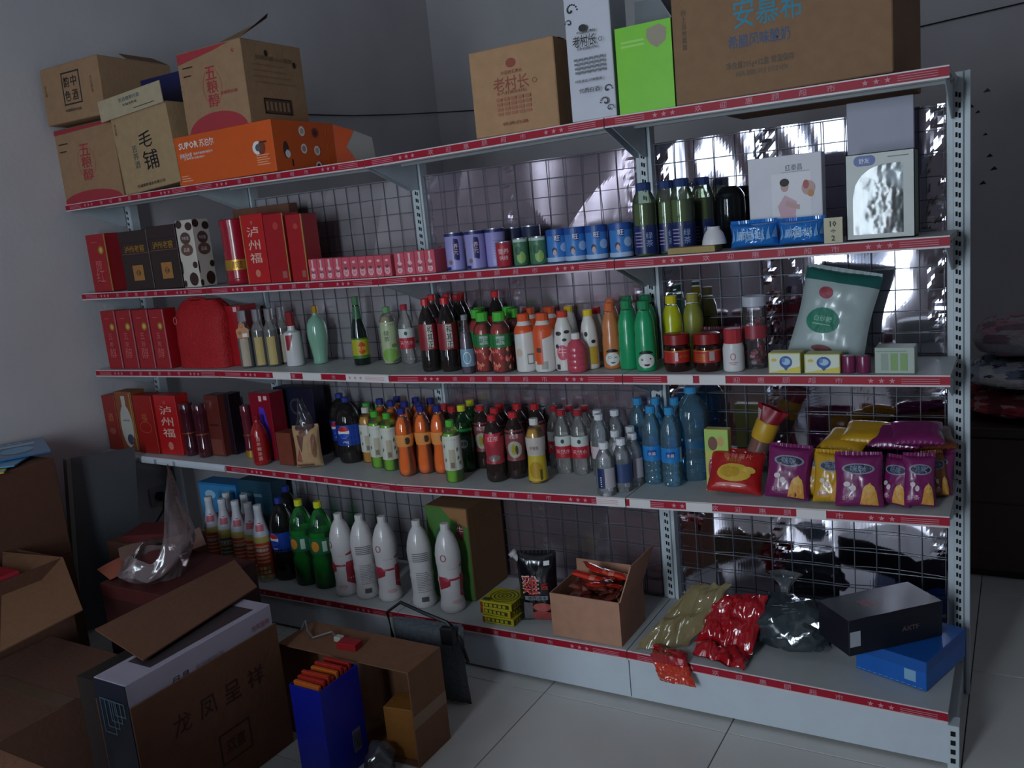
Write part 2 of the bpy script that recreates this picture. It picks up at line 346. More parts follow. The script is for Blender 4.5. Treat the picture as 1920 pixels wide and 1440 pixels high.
for k in range(4):
    x0, x1 = JX[k], JX[k+1]; w = x1-x0; g = .0015
    U = thing('shelving_unit', ['white metal shelving bay at the left end of the rack, by the wall', 'second shelving bay from the left, with the green vase bottle on it',
        'third shelving bay from the left, with the white yogurt drink bottles', 'wide right-hand shelving bay with the mirror-like film behind it'][k], 'shelves', (x0, 0, 0), group=None)
    units.append(U)
    for l in 'T432b':
        za, zb = JZ[l][k], JZ[l][k+1]; yf, yb = YF[l], YB-.004
        def Z(u, l=l, za=za, zb=zb): return za+(zb-za)*u/w
        v = []
        for (y, dz) in ((yf+.006, LIP), (yb, LIP), (yb, LIP-.014), (yf+.02, LIP-.014), (yf+.02, .002), (yf+.006, .002)):
            v += [(g, y, Z(g)+dz), (w-g, y, Z(w-g)+dz)]
        f = [[2*i, 2*i+1, (2*i+3) % 12, (2*i+2) % 12] for i in range(6)]+[[0, 2, 4, 6, 8, 10], [1, 3, 5, 7, 9, 11]]
        mb = MB().add(v, f, BOARD)
        if l != 'b':   # stiffening ribs below
            for yy in (.09, .19): mb.add([(g, yy, Z(g)+LIP-.014), (w-g, yy, Z(w-g)+LIP-.014), (w-g, yy, Z(w-g)+LIP-.024), (g, yy, Z(g)+LIP-.024), (g, yy+.02, Z(g)+LIP-.014), (w-g, yy+.02, Z(w-g)+LIP-.014), (w-g, yy+.02, Z(w-g)+LIP-.024), (g, yy+.02, Z(g)+LIP-.024)],
                    [[0, 1, 2, 3], [4, 5, 6, 7], [2, 3, 7, 6], [0, 3, 7, 4], [1, 2, 6, 5]], BOARD)
        sh = obj('shelf_board', mb, U, label=LN[l]+' shelf board')
        rail = MB(); a, b = g, w-g
        bare = (l, k) == ('2', 0)
        prof = [(yf, .0), (yf, .0045), (yf+.003, .0055), (yf+.003, LIP), (yf+.006, LIP), (yf+.006, .0)] if not bare else [(yf-.004, .002), (yf-.007, .012), (yf-.004, .024), (yf+.002, LIP), (yf+.006, LIP), (yf+.006, 0)]
        v = [(x, y, Z(x)+z) for y, z in prof for x in (a, b)]; n = len(prof)
        rail.add(v, [[2*i, 2*i+1, (2*i+3) % (2*n), (2*i+2) % (2*n)] for i in range(n)]+[[2*i for i in range(n)], [2*i+1 for i in range(n)]], RAIL if not bare else mat('#c9ced6', .35))
        obj('price_rail', rail, sh)
        if bare:
            for q in (.33, .47, .62): 
                p = Print(); p.frame(-.006, 0, .006, .02, .0025, mat('#5b6470', .7)); obj('rail_clip', p.mesh('rail_clip', lambda u, v, e: (u+q*w, yf-.0078-e, Z(q*w)+.004+v)), sh)
            continue
        ss = MB().add([(a, yf+.0012, Z(a)+.0055), (b, yf+.0012, Z(b)+.0055), (b, yf+.0012, Z(b)+.0265), (a, yf+.0012, Z(a)+.0265), (a, yf+.0029, Z(a)+.0055), (b, yf+.0029, Z(b)+.0055), (b, yf+.0029, Z(b)+.0265), (a, yf+.0029, Z(a)+.0265)],
                [[0, 1, 2, 3], [4, 5, 6, 7], [0, 1, 5, 4], [2, 3, 7, 6], [0, 3, 7, 4], [1, 2, 6, 5]], STRIP)
        obj('price_strip', ss, sh, label='red printed price strip')
        obj('strip_lettering', strip_print(w).mesh('strip_lettering', lambda u, v, e: (u, yf+.0012-e, Z(u)+v)), sh, kind='stuff')
        for (c0, c1) in covers.get((l, k), ()):
            c0 = max(PY(l, c0, yf).x-x0, g); c1 = min(PY(l, c1, yf).x-x0, w-g)
            m_ = MB().add([(x, y, Z(x)+z) for y, z in ((yf-.0015, .003), (yf-.0015, .028), (yf+.0004, .028), (yf+.0004, .003)) for x in (c0, c1)], [[0, 1, 3, 2], [2, 3, 5, 4], [4, 5, 7, 6], [6, 7, 1, 0], [0, 2, 4, 6], [1, 3, 5, 7]], PAPER)
            obj('paper_tag', m_, sh, label='blank white paper tag over the strip')
    # kick plate
    za, zb = JZ['b'][k], JZ['b'][k+1]
    mb = MB(); yk = YF['b']+.012
    mb.add([(g, yk, .012), (w-g, yk, .012), (w-g, yk, zb), (g, yk, za), (g, yk+.012, .012), (w-g, yk+.012, .012), (w-g, yk+.012, zb), (g, yk+.012, za)], [[0, 1, 2, 3], [4, 5, 6, 7], [0, 1, 5, 4], [2, 3, 7, 6], [0, 3, 7, 4], [1, 2, 6, 5]], KICK)
    obj('kick_plate', mb, U)
    # uprights, brackets, base legs
    for j in ([0, 1] if k == 0 else [1]):
        xc = 0 if j == 0 else w
        xo = .03 if j == 0 else 0
        top = 1.80
        up = obj('upright', MB().box(xc+xo-.013, xc+xo+.013, YB, YB+.04, 0, top, STEEL, .002).box(xc+xo-.028, xc+xo-.013, YB+.012, YB+.04, 0, top, STEEL).box(xc+xo+.013, xc+xo+.020, YB+.010, YB+.04, 0, top, STEEL).box(xc+xo+.020, xc+xo+.029, YB-.002, YB+.04, 0, top, STEEL), U)
        sl = MB()
        for i in range(60):
            z = .19+i*.0262
            sl.box(xc+xo-.0065, xc+xo-.001, YB-.0006, YB+.001, z, z+.013, SLOT).box(xc+xo+.001, xc+xo+.0065, YB-.0006, YB+.001, z-.003, z+.010, SLOT)
        obj('slots', sl, up, kind='stuff')
        fr = MB().box(xc-.012+xo, xc+.012+xo, YF['b']+.03, YB, 0, .10, STEEL)
        obj('base_leg', fr, U)
        if k == 3:
            en = obj('end_post', MB().box(w-.003, w+.024, YF['b']+.004, YF['b']+.05, 0, .128, STEEL), U)
            sl = MB()
            for i in range(4): sl.box(w+.004, w+.016, YF['b']+.0035, YF['b']+.005, .02+i*.026, .034+i*.026, SLOT)
            obj('slots', sl, en, kind='stuff')
    for j, xc, zz in ((k, .012, 0), (k+1, w-.015, 0)):
        for l in 'T432':
            z = JZ[l][j]+LIP-.016; yf = YF[l]+.022
            v = [(xc+t, y, zq) for t in (0, .003) for y, zq in ((yf, z), (YB-.001, z), (YB-.001, z-.092), (YB-.03, z-.092), (yf, z-.012))]
            obj('bracket', MB().add(v, [[0, 1, 2, 3, 4], [5, 6, 7, 8, 9]]+[[i, (i+1) % 5, 5+(i+1) % 5, 5+i] for i in range(5)], STEEL), U)
    # mesh back and wrinkled film
    if k:
        wr = MB(); WIRE = mat('#5d6168', .5, .2); zz = .17
        n = int((w-.07)/.0625)+1
        for i in range(n): x = .035+i*(w-.07)/(n-1); wr.box(x-.0010, x+.0010, YB+.012, YB+.0148, .17, 1.72, WIRE)
        while zz < 1.73: wr.box(.03, w-.03, YB+.0092, YB+.012, zz-.0010, zz+.0010, WIRE); zz += .062
        obj('wire_mesh_back', wr, U, kind='stuff', sharp=0)
        FM = [None, mat('#c4bcc2', .30, .6, 'foil'), mat('#c8b8c4', .17, .85, 'foil'), mat('#ccc6d2', .06, 1, 'foil')][k]
        amp = [0, .010, .014, .012][k]
        def wrn(u, v, k=k, w=w, amp=amp):
            x = .032+(w-.064)*u; z = .165+1.56*v; P = Vector((x*3.4+z*1.3*(k-2.6)+k*7, z*1.3, k*3.1))
            a = abs(noise.noise(P))*2.0+.16*abs(noise.noise(Vector((P.x*2.0+P.y*2.0, P.y*1.5, 5))))
            e = min(u*w, (1-u)*w, abs(u-.42)*w*1.4)
            if e < .05: a += .28*noise.noise(Vector((x*26, z*48, k)))*(1-e/.05)
            return (x, YB+.0155+max(0, amp*a), z)
        obj('wrinkled_film', MB().grid(wrn, 90, 150, FM), U, label='crinkled metallic film', sharp=0, fix=False)
# ================================================================ BUILDERS
def stuffprint(name, p, mp, parent): return obj(name, p.mesh(name, mp), parent, kind='stuff')
PET = [(.0, .012), (.55, .004), (.88, 0), (.97, .03), (1, .06), (1, .30), (.95, .32), (1, .34), (1, .60), (.97, .64), (.86, .72), (.62, .81), (.42, .86), (.37, .885), (.37, .91)]
WAIST = [(0, .012), (.8, 0), (.96, .03), (1, .08), (.98, .22), (.86, .33), (.84, .40), (.95, .50), (1, .60), (.96, .70), (.80, .79), (.52, .86), (.42, .885), (.40, .91)]
WATER = [(0, .012), (.85, 0), (1, .03), (1, .09), (.95, .105), (1, .12), (1, .18), (.95, .195), (1, .21), (1, .27), (.97, .29), (1, .31), (1, .58), (.96, .60), (1, .62), (.97, .68), (.82, .78), (.55, .865), (.43, .89), (.43, .91)]
STRAIGHT = [(0, .01), (.9, 0), (1, .03), (1, .70), (.96, .77), (.75, .85), (.5, .89), (.45, .90)]
CONE = [(0, .012), (.86, 0), (1, .03), (1, .42), (.96, .47), (.90, .52), (.66, .70), (.44, .84), (.38, .88), (.38, .91)]
BIG = [(0, .02), (.6, .006), (.9, 0), (1, .05), (1, .33), (.93, .36), (1, .39), (1, .62), (.97, .68), (.80, .79), (.48, .88), (.29, .91), (.29, .93)]
def bkind(h, r, prof, shell, cap, fill=None, labels=(), seg=22, key=None, capg=.04, extra=None, sharp=40):
    """meshes of one kind of bottle: body, liquid, cap, labels with their print"""
    pr_ = [(a*r, b*h) for a, b in prof]
    def rf(z):
        for (r0, z0), (r1, z1) in zip(pr_, pr_[1:]):
            if z0 <= z <= z1 and z1 > z0: return r0+(r1-r0)*(z-z0)/(z1-z0)
        return pr_[-1][0]
    K = {'h': h, 'r': r, 'parts': []}
    K['parts'].append(('bottle_body', MB().lathe(pr_, shell, seg).mesh('bottle_body', sharp), []))
    if fill:
        fm, zf = fill; q = [(max(.0005, a-.0016), b+.001) for a, b in pr_ if b < zf*h]; q.append((max(.001, rf(zf*h)-.0016), zf*h))
        K['parts'].append(('liquid', MB().lathe(q, fm, seg).mesh('liquid', sharp), []))
    if cap:
        cm, cr, cz = cap; c0 = cz*h
        K['parts'].append(('cap', MB().lathe([(cr, c0), (cr, h-.002), (cr*.9, h)], cm, seg, gear=capg).mesh('cap', 30), []))
    for z0, z1, lm, fn in labels:
        za, zb = z0*h, z1*h; n = 6
        lp = [(rf(za+(zb-za)*i/n)+.0005, za+(zb-za)*i/n) for i in range(n+1)]
        lab = MB().lathe(lp, lm, seg+2, bot=False, top=False).mesh('wrap_label', 60, fix=False)
        sub = []
        if fn:
            p = Print(.006); fn(p, r, za, zb)
            sub.append(('printed_lettering', p.mesh('printed_lettering', F_cyl(lambda v: max(.004, rf(v)+.0010)), .0002)))
        K['parts'].append(('wrap_label', lab, sub))
    if extra: K['parts'] += extra(h, r, rf)
    return K
def spawn(K, name, label, cat, loc, rz=0, group=None, rx=0, ry=0):
    t = thing(name, label, cat, loc, rz, group, rx, ry)
    for n, me, sub in K['parts']:
        o = obj(n, me, t)
        for sn, sme in sub: obj(sn, sme, o, kind='stuff')
    return t
ROUND = []
def facing(x, y, k=.8): return math.atan2(CAM.x-x, -(CAM.y-y))*k
def B(K, l, px, py, label, cat='bottle', group=None, y=None, rz=None, name='drink_bottle', turn=0, rx=0, ry=0):
    q = PP(l, px, py) if y is None else PY(l, px, y)
    d = Vector((q.x-CAM.x, q.y-CAM.y)).normalized()*K['r']
    x, yy = q.x+d.x, q.y+d.y
    t = spawn(K, name, label, cat, (x, yy, surf(l, x)+.0006), facing(x, yy)+turn if rz is None else rz, group, rx, ry)
    ROUND.append((t, l, K['r'])); return t
def BXY(K, l, x, y, label, cat='bottle', group=None, turn=0, name='drink_bottle'):
    return spawn(K, name, label, cat, (x, y, surf(l, x)+.0006), facing(x, y)+turn, group)
def box_thing(name, label, cat, w, d, h, m, loc, rz=0, rx=0, ry=0, pr={}, group=None, ch=.0015, edges=None, lid=None, tape=None, top=None, bands=(), part='box_body'):
    """closed box, origin at the middle of its base; pr = {'front': fn(p,w,h), 'right': fn, 'top': fn}"""
    t = thing(name, label, cat, loc, rz, group, rx, ry)
    o = obj(part, MB().box(-w/2, w/2, -d/2, d/2, 0, h, m, ch), t)
    for face, fn in pr.items():
        p = Print()
        fw = w if face != 'right' else d; fh = h if face != 'top' else d
        fn(p, fw, fh)
        mp = {'front': F_front, 'right': F_right, 'top': F_top}[face](w, d, h)
        if face == 'top': mp = (lambda u, v, e: (u, v-d/2, h+e))
        stuffprint('printed_'+{'front': 'front', 'right': 'side', 'top': 'top'}[face], p, mp, t)
    if edges:   # bright edge strips standing at the vertical corners
        for sx, sy in edges[1]: obj('edge_strip', MB().box(sx*w/2-.0015 if sx < 0 else w/2-.0025, sx*w/2+.0025 if sx < 0 else w/2+.0015, sy*d/2-.0015 if sy < 0 else d/2-.0025, sy*d/2+.0025 if sy < 0 else d/2+.0015, .001, h-.001, edges[0]), t)
    if lid: lm, z = lid; obj('lid', MB().box(-w/2-.0012, w/2+.0012, -d/2-.0012, d/2+.0012, h-z, h+.0012, lm, ch), t)
    if tape: obj('tape', MB().box(-w/2-.0006, w/2+.0006, -.024, .024, h, h+.0006, tape), t)
    if top:   # top flaps meeting in the middle
        obj('top_flap', MB().box(-w/2+.001, w/2-.001, -d/2+.001, -.0015, h, h+.003, top), t); obj('top_flap', MB().box(-w/2+.001, w/2-.001, .0015, d/2-.001, h, h+.003, top), t)
    return t
def open_box(name, label, cat, w, d, h, m, loc, flaps, rz=0, rx=0, ry=0, pr={}, inner=None, group=None, t_=.004, flapm=None):
    """open carton: floor, four walls, flaps = {'front': (length, angle from upright)...}"""
    t = thing(name, label, cat, loc, rz, group, rx, ry); im = inner or m
    obj('bottom_panel', MB().box(-w/2, w/2, -d/2, d/2, 0, t_, m), t)
    for n, a in (('front', (-w/2, w/2, -d/2, -d/2+t_)), ('back', (-w/2, w/2, d/2-t_, d/2)), ('left', (-w/2, -w/2+t_, -d/2+t_, d/2-t_)), ('right', (w/2-t_, w/2, -d/2+t_, d/2-t_))):
        if flaps.get(n) == 'none': continue
        obj('side_panel', MB().box(*a, t_, h, m), t)
    for n, fl_ in flaps.items():
        if fl_ == 'none': continue
        L, ang = fl_; a = math.radians(ang); s, c = math.sin(a)*L, math.cos(a)*L
        ox, oz = math.cos(a)*.0035, -math.sin(a)*.0035
        if n in ('front', 'back'):
            sg = -1 if n == 'front' else 1; y = sg*d/2
            base = [(y, h), (y+sg*s, h+c), (y+sg*(s+ox), h+c+oz), (y+sg*ox, h+oz)]
            v = [(x, yy, zz) for x in (-w/2+.002, w/2-.002) for yy, zz in base]
        else:
            sg = -1 if n == 'left' else 1; x_ = sg*w/2
            base = [(x_, h), (x_+sg*s, h+c), (x_+sg*(s+ox), h+c+oz), (x_+sg*ox, h+oz)]
            v = [(xx, y, zz) for y in (-d/2+.002, d/2-.002) for xx, zz in base]
        obj('flap', MB().add(v, [[0, 1, 2, 3], [4, 5, 6, 7], [0, 1, 5, 4], [1, 2, 6, 5], [2, 3, 7, 6], [3, 0, 4, 7]], flapm or m), t)
    for face, fn in pr.items():
        p = Print(); fn(p, w if face == 'front' else d, h)
        stuffprint('printed_'+{'front': 'front', 'right': 'side'}[face], p, {'front': F_front, 'right': F_right}[face](w, d, h), t)
    return t
def boxpx(l, pxl, pxr, pt, y, pyt=None, z=None, ptx=None):
    """front face from two pixels on the depth plane y -> x centre, width, height"""
    a, b = PY(l, pxl, y, z), PY(l, pxr, y, z); c = (a+b)/2
    return c, b.x-a.x, HH(c, pt)
def GB(name, label, l, pxl, pxr, pt, y, d, m, cat='box', **k):
    c, w, h = boxpx(l, pxl, pxr, pt, y); w -= .0016
    return box_thing(name, label, cat, w, d, h, m, (c.x, y+d/2, max(surf(l, c.x-w/2), surf(l, c.x+w/2))), **k)
def pouch_mesh(w, h, t, m, mfn=None, seed=0, nu=26, nv=34, wr=.004, crimp=True):
    def base(u, v, sgn):
        a, b = 2*u-1, 2*v-1
        e = max(0, 1-abs(a)**3.2)*max(0, 1-abs(b)**5); e = e**.6
        n = noise.noise(Vector((a*2.1+seed*3.7, b*2.5, sgn*2)))*.5+noise.noise(Vector((a*6+seed, b*5, sgn*4+seed)))*.25
        x = a*w/2*(1-.05*e*(1-abs(b))-.03*math.cos(b*3)); z = h/2+b*h/2*(1-.03*(1-abs(a)))
        y = sgn*(t/2*e*(1+.35*n))+wr*n*(1 if sgn < 0 else .6)+(wr*.6*math.sin(a*30+seed) if abs(b) > .93 else 0)
        return Vector((x, y, z))
    mb = MB().grid(lambda u, v: base(u, v, -1), nu, nv, mfn or m).grid(lambda u, v: base(u, v, 1), nu, nv, m)
    def sf(x, z, e):
        u = min(1, max(0, x/w+.5)); v = min(1, max(0, z/h)); p = base(u, v, -1); return (p.x, p.y-e-.0012, p.z)
    return mb, sf
def pouch(name, label, cat, w, h, t, m, loc, rz=0, rx=0, ry=0, art=None, mfn=None, seed=0, group=None, wr=.004, extra=None):
    r = thing(name, label, cat, loc, rz, group, rx, ry)
    mb, sf = pouch_mesh(w, h, t, m, mfn, seed, wr=wr)
    obj('pouch_body', mb, r, sharp=60, fix=False)
    R_ = r.rotation_euler.to_matrix(); r.location.z = loc[2]-min((R_ @ Vector(v)).z for v in mb.v)+.0006
    obj('seal', MB().grid(lambda u, v: ((u-.5)*w*1.0, .0012*math.sin(u*60)+noise.noise(Vector((u*2, seed, 1)))*wr, h-.006+.014*v), 40, 2, m), r, sharp=0, fix=False)
    if art:
        p = Print(.008); art(p, w, h); stuffprint('printed_front', p, sf, r)
    if extra: extra(r, sf)
    return r
def blob_mesh(sx, sy, sz, m, seed=0, amp=.18, sub=4, freq=3, flat=.55, ridge=True):
    bm = bmesh.new(); bmesh.ops.create_icosphere(bm, subdivisions=sub, radius=1)
    for v in bm.verts:
        p = v.co.copy(); n = noise.noise(p*freq*.5+Vector((seed, 0, 0)))*1.2
        n += (abs(noise.noise(p*freq+Vector((0, seed, 0))))*1.2-.3) if ridge else 0; n += noise.noise(p*freq*2.3+Vector((seed, seed, 1)))*.35
        q = p*(1+amp*n); z = q.z if q.z > 0 else q.z*flat
        v.co = Vector((q.x*sx, q.y*sy, (z+flat)*sz/(1+flat)))
        if v.co.z < .001: v.co.z = .001
    me = bpy.data.meshes.new('blob'); bm.to_mesh(me); bm.free(); me.materials.append(m)
    me.polygons.foreach_set('use_smooth', [True]*len(me.polygons)); me.set_sharp_from_angle(angle=math.radians(50)); return me

ORD = ['first', 'second', 'third', 'fourth', 'fifth', 'sixth', 'seventh', 'eighth']
def BROW(K, l, pts, what, group, name='drink_bottle', y=None):
    pts = sorted(pts)
    for i, p in enumerate(pts):
        px, py = p if isinstance(p, tuple) else (p, 0)
        B(K, l, px, py, what+', '+ORD[i]+' from the left', 'bottle', group, y=y, name=name)
# ================================================================ TOP OF THE RACK
def dto(xr, y0, z, px):   # how far back the right side runs until it reaches pixel px
    lo, hi = 0.0, 2.0
    for _ in range(30):
        m = (lo+hi)/2
        if pr((xr, y0+m, z))[0] < px: lo = m
        else: hi = m
    return lo
REDP = mat('#a8323a', .7); TEAL = mat('#3a87a0', .7); BLU = mat('#24509c', .4)
def logo_red(p, w, h, s='五粮醇', col=REDP, arcs=True, cx=0):
    if arcs:
        p.ell(cx, -h*.02, w*.46, h*.24, col, a0=4, a1=176, n=16); p.poly([(-w/2+.004, h-.004), (w*.34, h-.004), (w*.05, h*.93), (-w/2+.004, h*.86)], col)
        p.txt('®', w*.38, h*.88, h*.06, col)
    p.ring(cx, h*.52, w*.15, h*.22, .004, mat('#b4644e', .7)); p.txt(s, cx, h*.52, h*.155, col, w=w*.17, vert=True, gap=1.05)
    p.rect(-w*.42, h*.80, -w*.26, h*.815, INK); p.rect(-w*.42, h*.70, -w*.30, h*.715, INK)
# T1
c, w, h = boxpx('T', 122, 232, 236, .025)
z1 = surf('T', c.x)+.0006
box_thing('cardboard_box', 'brown carton with a red calligraphy emblem under the stamped carton, by the wall', 'box', w, .25, h, CARD, (c.x, .025+.125, z1),
    pr={'front': lambda p, w, h: (logo_red(p, w, h, '五粮醇', REDP, False), p.ell(0, 0, w*.49, h*.15, REDP, a0=0, a1=180), p.poly([(-w/2+.003, h-.002), (-w/2+.003, h-.02), (w/2-.003, h-.012), (w/2-.003, h-.002)], REDP))}, top=CARDD, ch=.003)
h1 = h
# T3 on T1, overhanging the front
def seal(p, w, h):
    s = w*.115; p.frame(-s-.01, h*.28, s+.022, h*.28+s*2.9, .006, INK)
    for i, ch in enumerate('韵中色酒'): p.txt(ch, -.03+.050*(i % 2)+.006, h*.28+s*(2.05-1.25*(i//2)), s*.95, INK, w=s*.85)
    p.txt('中国韵酒业出品', .0, h*.19, .012, INK, w=.11); p.txt('小心轻放', w*.36, h*.55, .016, CARDD, w=.014, vert=True); p.txt('净含量', -w*.43, h*.6, .014, CARDD, w=.012, vert=True)
T3 = box_thing('cardboard_box', 'brown carton stamped with a square black seal, on top of the left stack', 'box', .40, .36, .235, CARD, (.207, .165, z1+h1+.012), ry=math.radians(.5), rx=math.radians(-1.2), pr={'front': seal}, ch=.003)
obj('flap', MB().add([(.198, -.04, .2355), (.198, .17, .2355), (.13, .15, .27), (.13, -.02, .268), (.198, -.04, .2385), (.198, .17, .2385), (.13, .15, .273), (.13, -.02, .271)], [[0, 1, 2, 3], [4, 5, 6, 7], [0, 1, 5, 4], [1, 2, 6, 5], [2, 3, 7, 6], [3, 0, 4, 7]], CARDD), T3)
# T2 leaning in front, with the upper flap folded forward
c, w, h = boxpx('T', 234, 338, 207, -.012)
def maopu(p, w, h):
    p.txt('毛', w*.05, h*.62, h*.20, BLK, w=w*.24, slant=.12); p.txt('铺', w*.08, h*.36, h*.24, BLK, w=w*.26, slant=-.05); p.txt('苦荞酒', -w*.17, h*.44, h*.09, mat('#4c5a50', .8), w=w*.09, vert=True)
    p.txt('毛铺健康酒业有限公司', .0, h*.07, .013, INK, w=w*.5); p.txt('净含量', -w*.44, h*.84, .014, CARDD, w=.012, vert=True)
T2 = box_thing('cardboard_box', 'narrow tan carton with large black brush characters, leaning at the front edge', 'box', w, .13, h, mat('#a98a66', .85, kind='card'), (c.x, .058, surf('T', c.x)+.0065), ry=math.radians(-3.5), pr={'front': maopu}, ch=.003)
fl2 = obj('flap', MB().box(-w/2-.045, w/2+.003, -.075, -.071, h-.008, h+.075, mat('#b3a184', .85, kind='card')), T2)
p = Print(); p.txt('优选健康好酒', -.02, h+.052, .016, mat('#2e5668', .7), w=.13); p.txt('毛铺苦荞酒', -.02, h+.030, .010, INK, w=.09); p.rect(.0, h+.006, .13, h+.0085, INK); obj('printed_flap', p.mesh('printed_flap', lambda u, v, e: (u, -.075-e, v)), fl2, kind='stuff')
# T4 navy box behind
NAVY = mat('#1f2154', .4)
a = atx(346, 150, .86)
box_thing('cardboard_box', 'navy blue box with small white digits standing behind the tan carton', 'box', .30, .12, .475, NAVY, (.575, .228, surf('T', .575)+.0006),
    pr={'front': lambda p, w, h: p.txt('98', w*.44-.02, h*.83, .028, mat('#b8b4d0', .6))})
# T6 orange box lying, T5 on it
ORG = mat('#d8591c', .45); ORGD = mat('#c44a1c', .5)
c, w, h = boxpx('T', 338, 520, 258, 0.0); h = .186
def sup(p, w, h):
    p.txt('SUPOR', -w*.345, h*.80, h*.14, WHT, w=w*.21); p.txt('苏泊尔', -w*.150, h*.80, h*.16, WHT, w=w*.15)
    p.txt('好味汤大师', -w*.385, h*.60, h*.10, WHT, w=w*.13); p.txt('智能不粘煎炒锅系列', -w*.20, h*.61, h*.05, WHT, w=w*.20); p.txt('让厨房生活更美好', -w*.30, h*.53, h*.04, WHT, w=w*.22)
    p.ell(w*.345, h*.50, w*.045, h*.13, WHT); p.ell(w*.385, h*.49, w*.035, h*.13, mat('#7c3a2a', .5)); p.ell(w*.352, h*.50, w*.025, h*.07, mat('#5c5a58', .5)); p.rect(w*.38, h*.58, w*.44, h*.61, INK)
    for i in range(5): p.rect(w*.33, h*(.16+.045*i), w*(.455-.02*(i % 2)), h*(.18+.045*i), mat('#e9a27c', .6))
    for i in range(3): p.rect(-w*.46, h*(.07+.05*i), -w*(.34+.02*i), h*(.09+.05*i), mat('#e9a27c', .6))
def supr(p, w, h):
    p.ell(-w*.32, h*.42, w*.045, h*.17, mat('#4e2c28', .5)); p.ell(-w*.30, h*.34, w*.04, h*.08, WHT); p.rect(-w*.25, h*.1, -w*.23, h*.24, INK)
    for i, (x, y) in enumerate(((-.04, .80), (.17, .78), (-.04, .45), (.17, .42), (.17, .10))): p.ell(w*x, h*y, w*.05, h*.10, WHT if i != 1 else mat('#7a3d38', .5)); p.ell(w*x, h*y, w*.03, h*.06, [mat('#c8a890', .6), mat('#5a2a2a', .6), mat('#b98a76', .6)][i % 3])
    for y in (.2, .5, .8): p.rect(w*.34, h*(y-.06), w*.35, h*(y+.06), mat('#e07a50', .6))
d6 = dto(c.x+w/2, 0, 1.9, 628)
T6 = box_thing('appliance_box', 'bright orange cookware box with white lettering lying at the front of the top shelf', 'box', w, d6, h, ORG, (c.x, d6/2, surf('T', c.x)+.0006), pr={'front': sup, 'right': supr}, ch=.002)
obj('flap', MB().add([(w/2, d6/2, .006), (w/2, d6/2, h-.004), (w/2+.045, d6/2+.07, h-.03), (w/2+.03, d6/2+.03, h*.5), (w/2+.07, d6/2+.06, .012)], [[0, 1, 2, 3], [0, 3, 4]], ORGD), T6, fix=False)
obj('inner_flap', MB().add([(w/2+.03, d6/2+.032, h*.5), (w/2+.045, d6/2+.072, h-.03), (w/2+.085, d6/2+.13, h-.06), (w/2+.12, d6/2+.10, .01), (w/2+.07, d6/2+.062, .012)], [[0, 1, 2, 3, 4]], mat('#8c8480', .8)), T6, label='pale inside of the flap', fix=False)
z5 = surf('T', c.x)+h+.0022
xa, xb = aty(352, 250, .02).x, aty(470, 222, .02).x; w5 = xb-xa; h5 = .305
def t5r(p, w, h):
    p.rect(-w*.24, h*.14, w*.20, h*.31, mat('#5a3f30', .8))
    for i in range(6): p.rect(-w*(.22-.07*i), h*.17, -w*(.18-.07*i), h*.28, mat('#97775a', .8))
    p.frame(-w*.25, h*.13, w*.21, h*.32, .004, BLK)
    for x in (-.12, .34): p.ell(w*x, h*.86 if x < 0 else h*.76, .008, .012, BLK)
    for i in range(4): p.rect(-w*.36, h*(.5+.07*i), w*(.3-.05*i), h*(.507+.07*i), mat('#8a6a50', .8))
    p.txt('优质白酒 小心轻放', -.0, h*.80, .016, mat('#6e5440', .8), w=w*.6)
d5 = dto(xb, .02, 2.1, 574)
T5 = box_thing('cardboard_box', 'big brown carton with red arcs standing on the orange box', 'box', w5, d5, h5, CARD, ((xa+xb)/2, .02+d5/2, z5), pr={'front': lambda p, w, h: (logo_red(p, w, h), p.txt('浓香型白酒', w*.24, h*.42, .012, REDP, w=w*.26, slant=0)), 'right': t5r}, ch=.003)
obj('flap', MB().add([(w5/2-.12, -d5/2+.004, h5+.001), (w5/2, -d5/2+.004, h5+.001), (w5/2+.11, -d5/2+.05, h5+.07), (w5/2+.10, -d5/2+.052, h5+.055)], [[0, 1, 2, 3]], CARDD), T5, fix=False)
# T7..T10
LCZ = '老村长'
def t7(p, w, h, col=mat('#93483a', .7)):
    p.ell(0, h*.80, .018, .014, col); p.txt('中国驰名商标', 0, h*.70, .012, col, w=.075); p.txt(LCZ, -.005, h*.575, .042, col, w=w*.42); p.ring(w*.26, h*.56, .008, .008, .002, col)
    p.txt('名人村酒乐村坛', -.005, h*.475, .010, col, w=w*.36)
    for i in range(4):
        for j in range(5): p.rect(-w*.20+j*w*.085, h*(.22+.055*i), -w*.20+j*w*.085+w*.065, h*(.255+.055*i), mat('#a9694f', .7))
    p.txt('优质白酒', 0, h*.12, .010, col, w=w*.3)
GB('cardboard_box', 'light brown carton with dark red lettering, alone on the middle of the top shelf', 'T', 893, 1050, 85, .03, dto(2.47, .03, 1.9, 1078), mat('#b08763', .85, kind='card'), pr={'front': t7}, tape=mat('#8a6c50', .4), ch=.003)
def scroll(p, x, y, s, k):
    for i in range(14):
        a = i*.42; r = s*(1-i/15); p.ell(x+k*r*math.cos(a), y+r*math.sin(a), s*.16, s*.13, BLK, n=8)
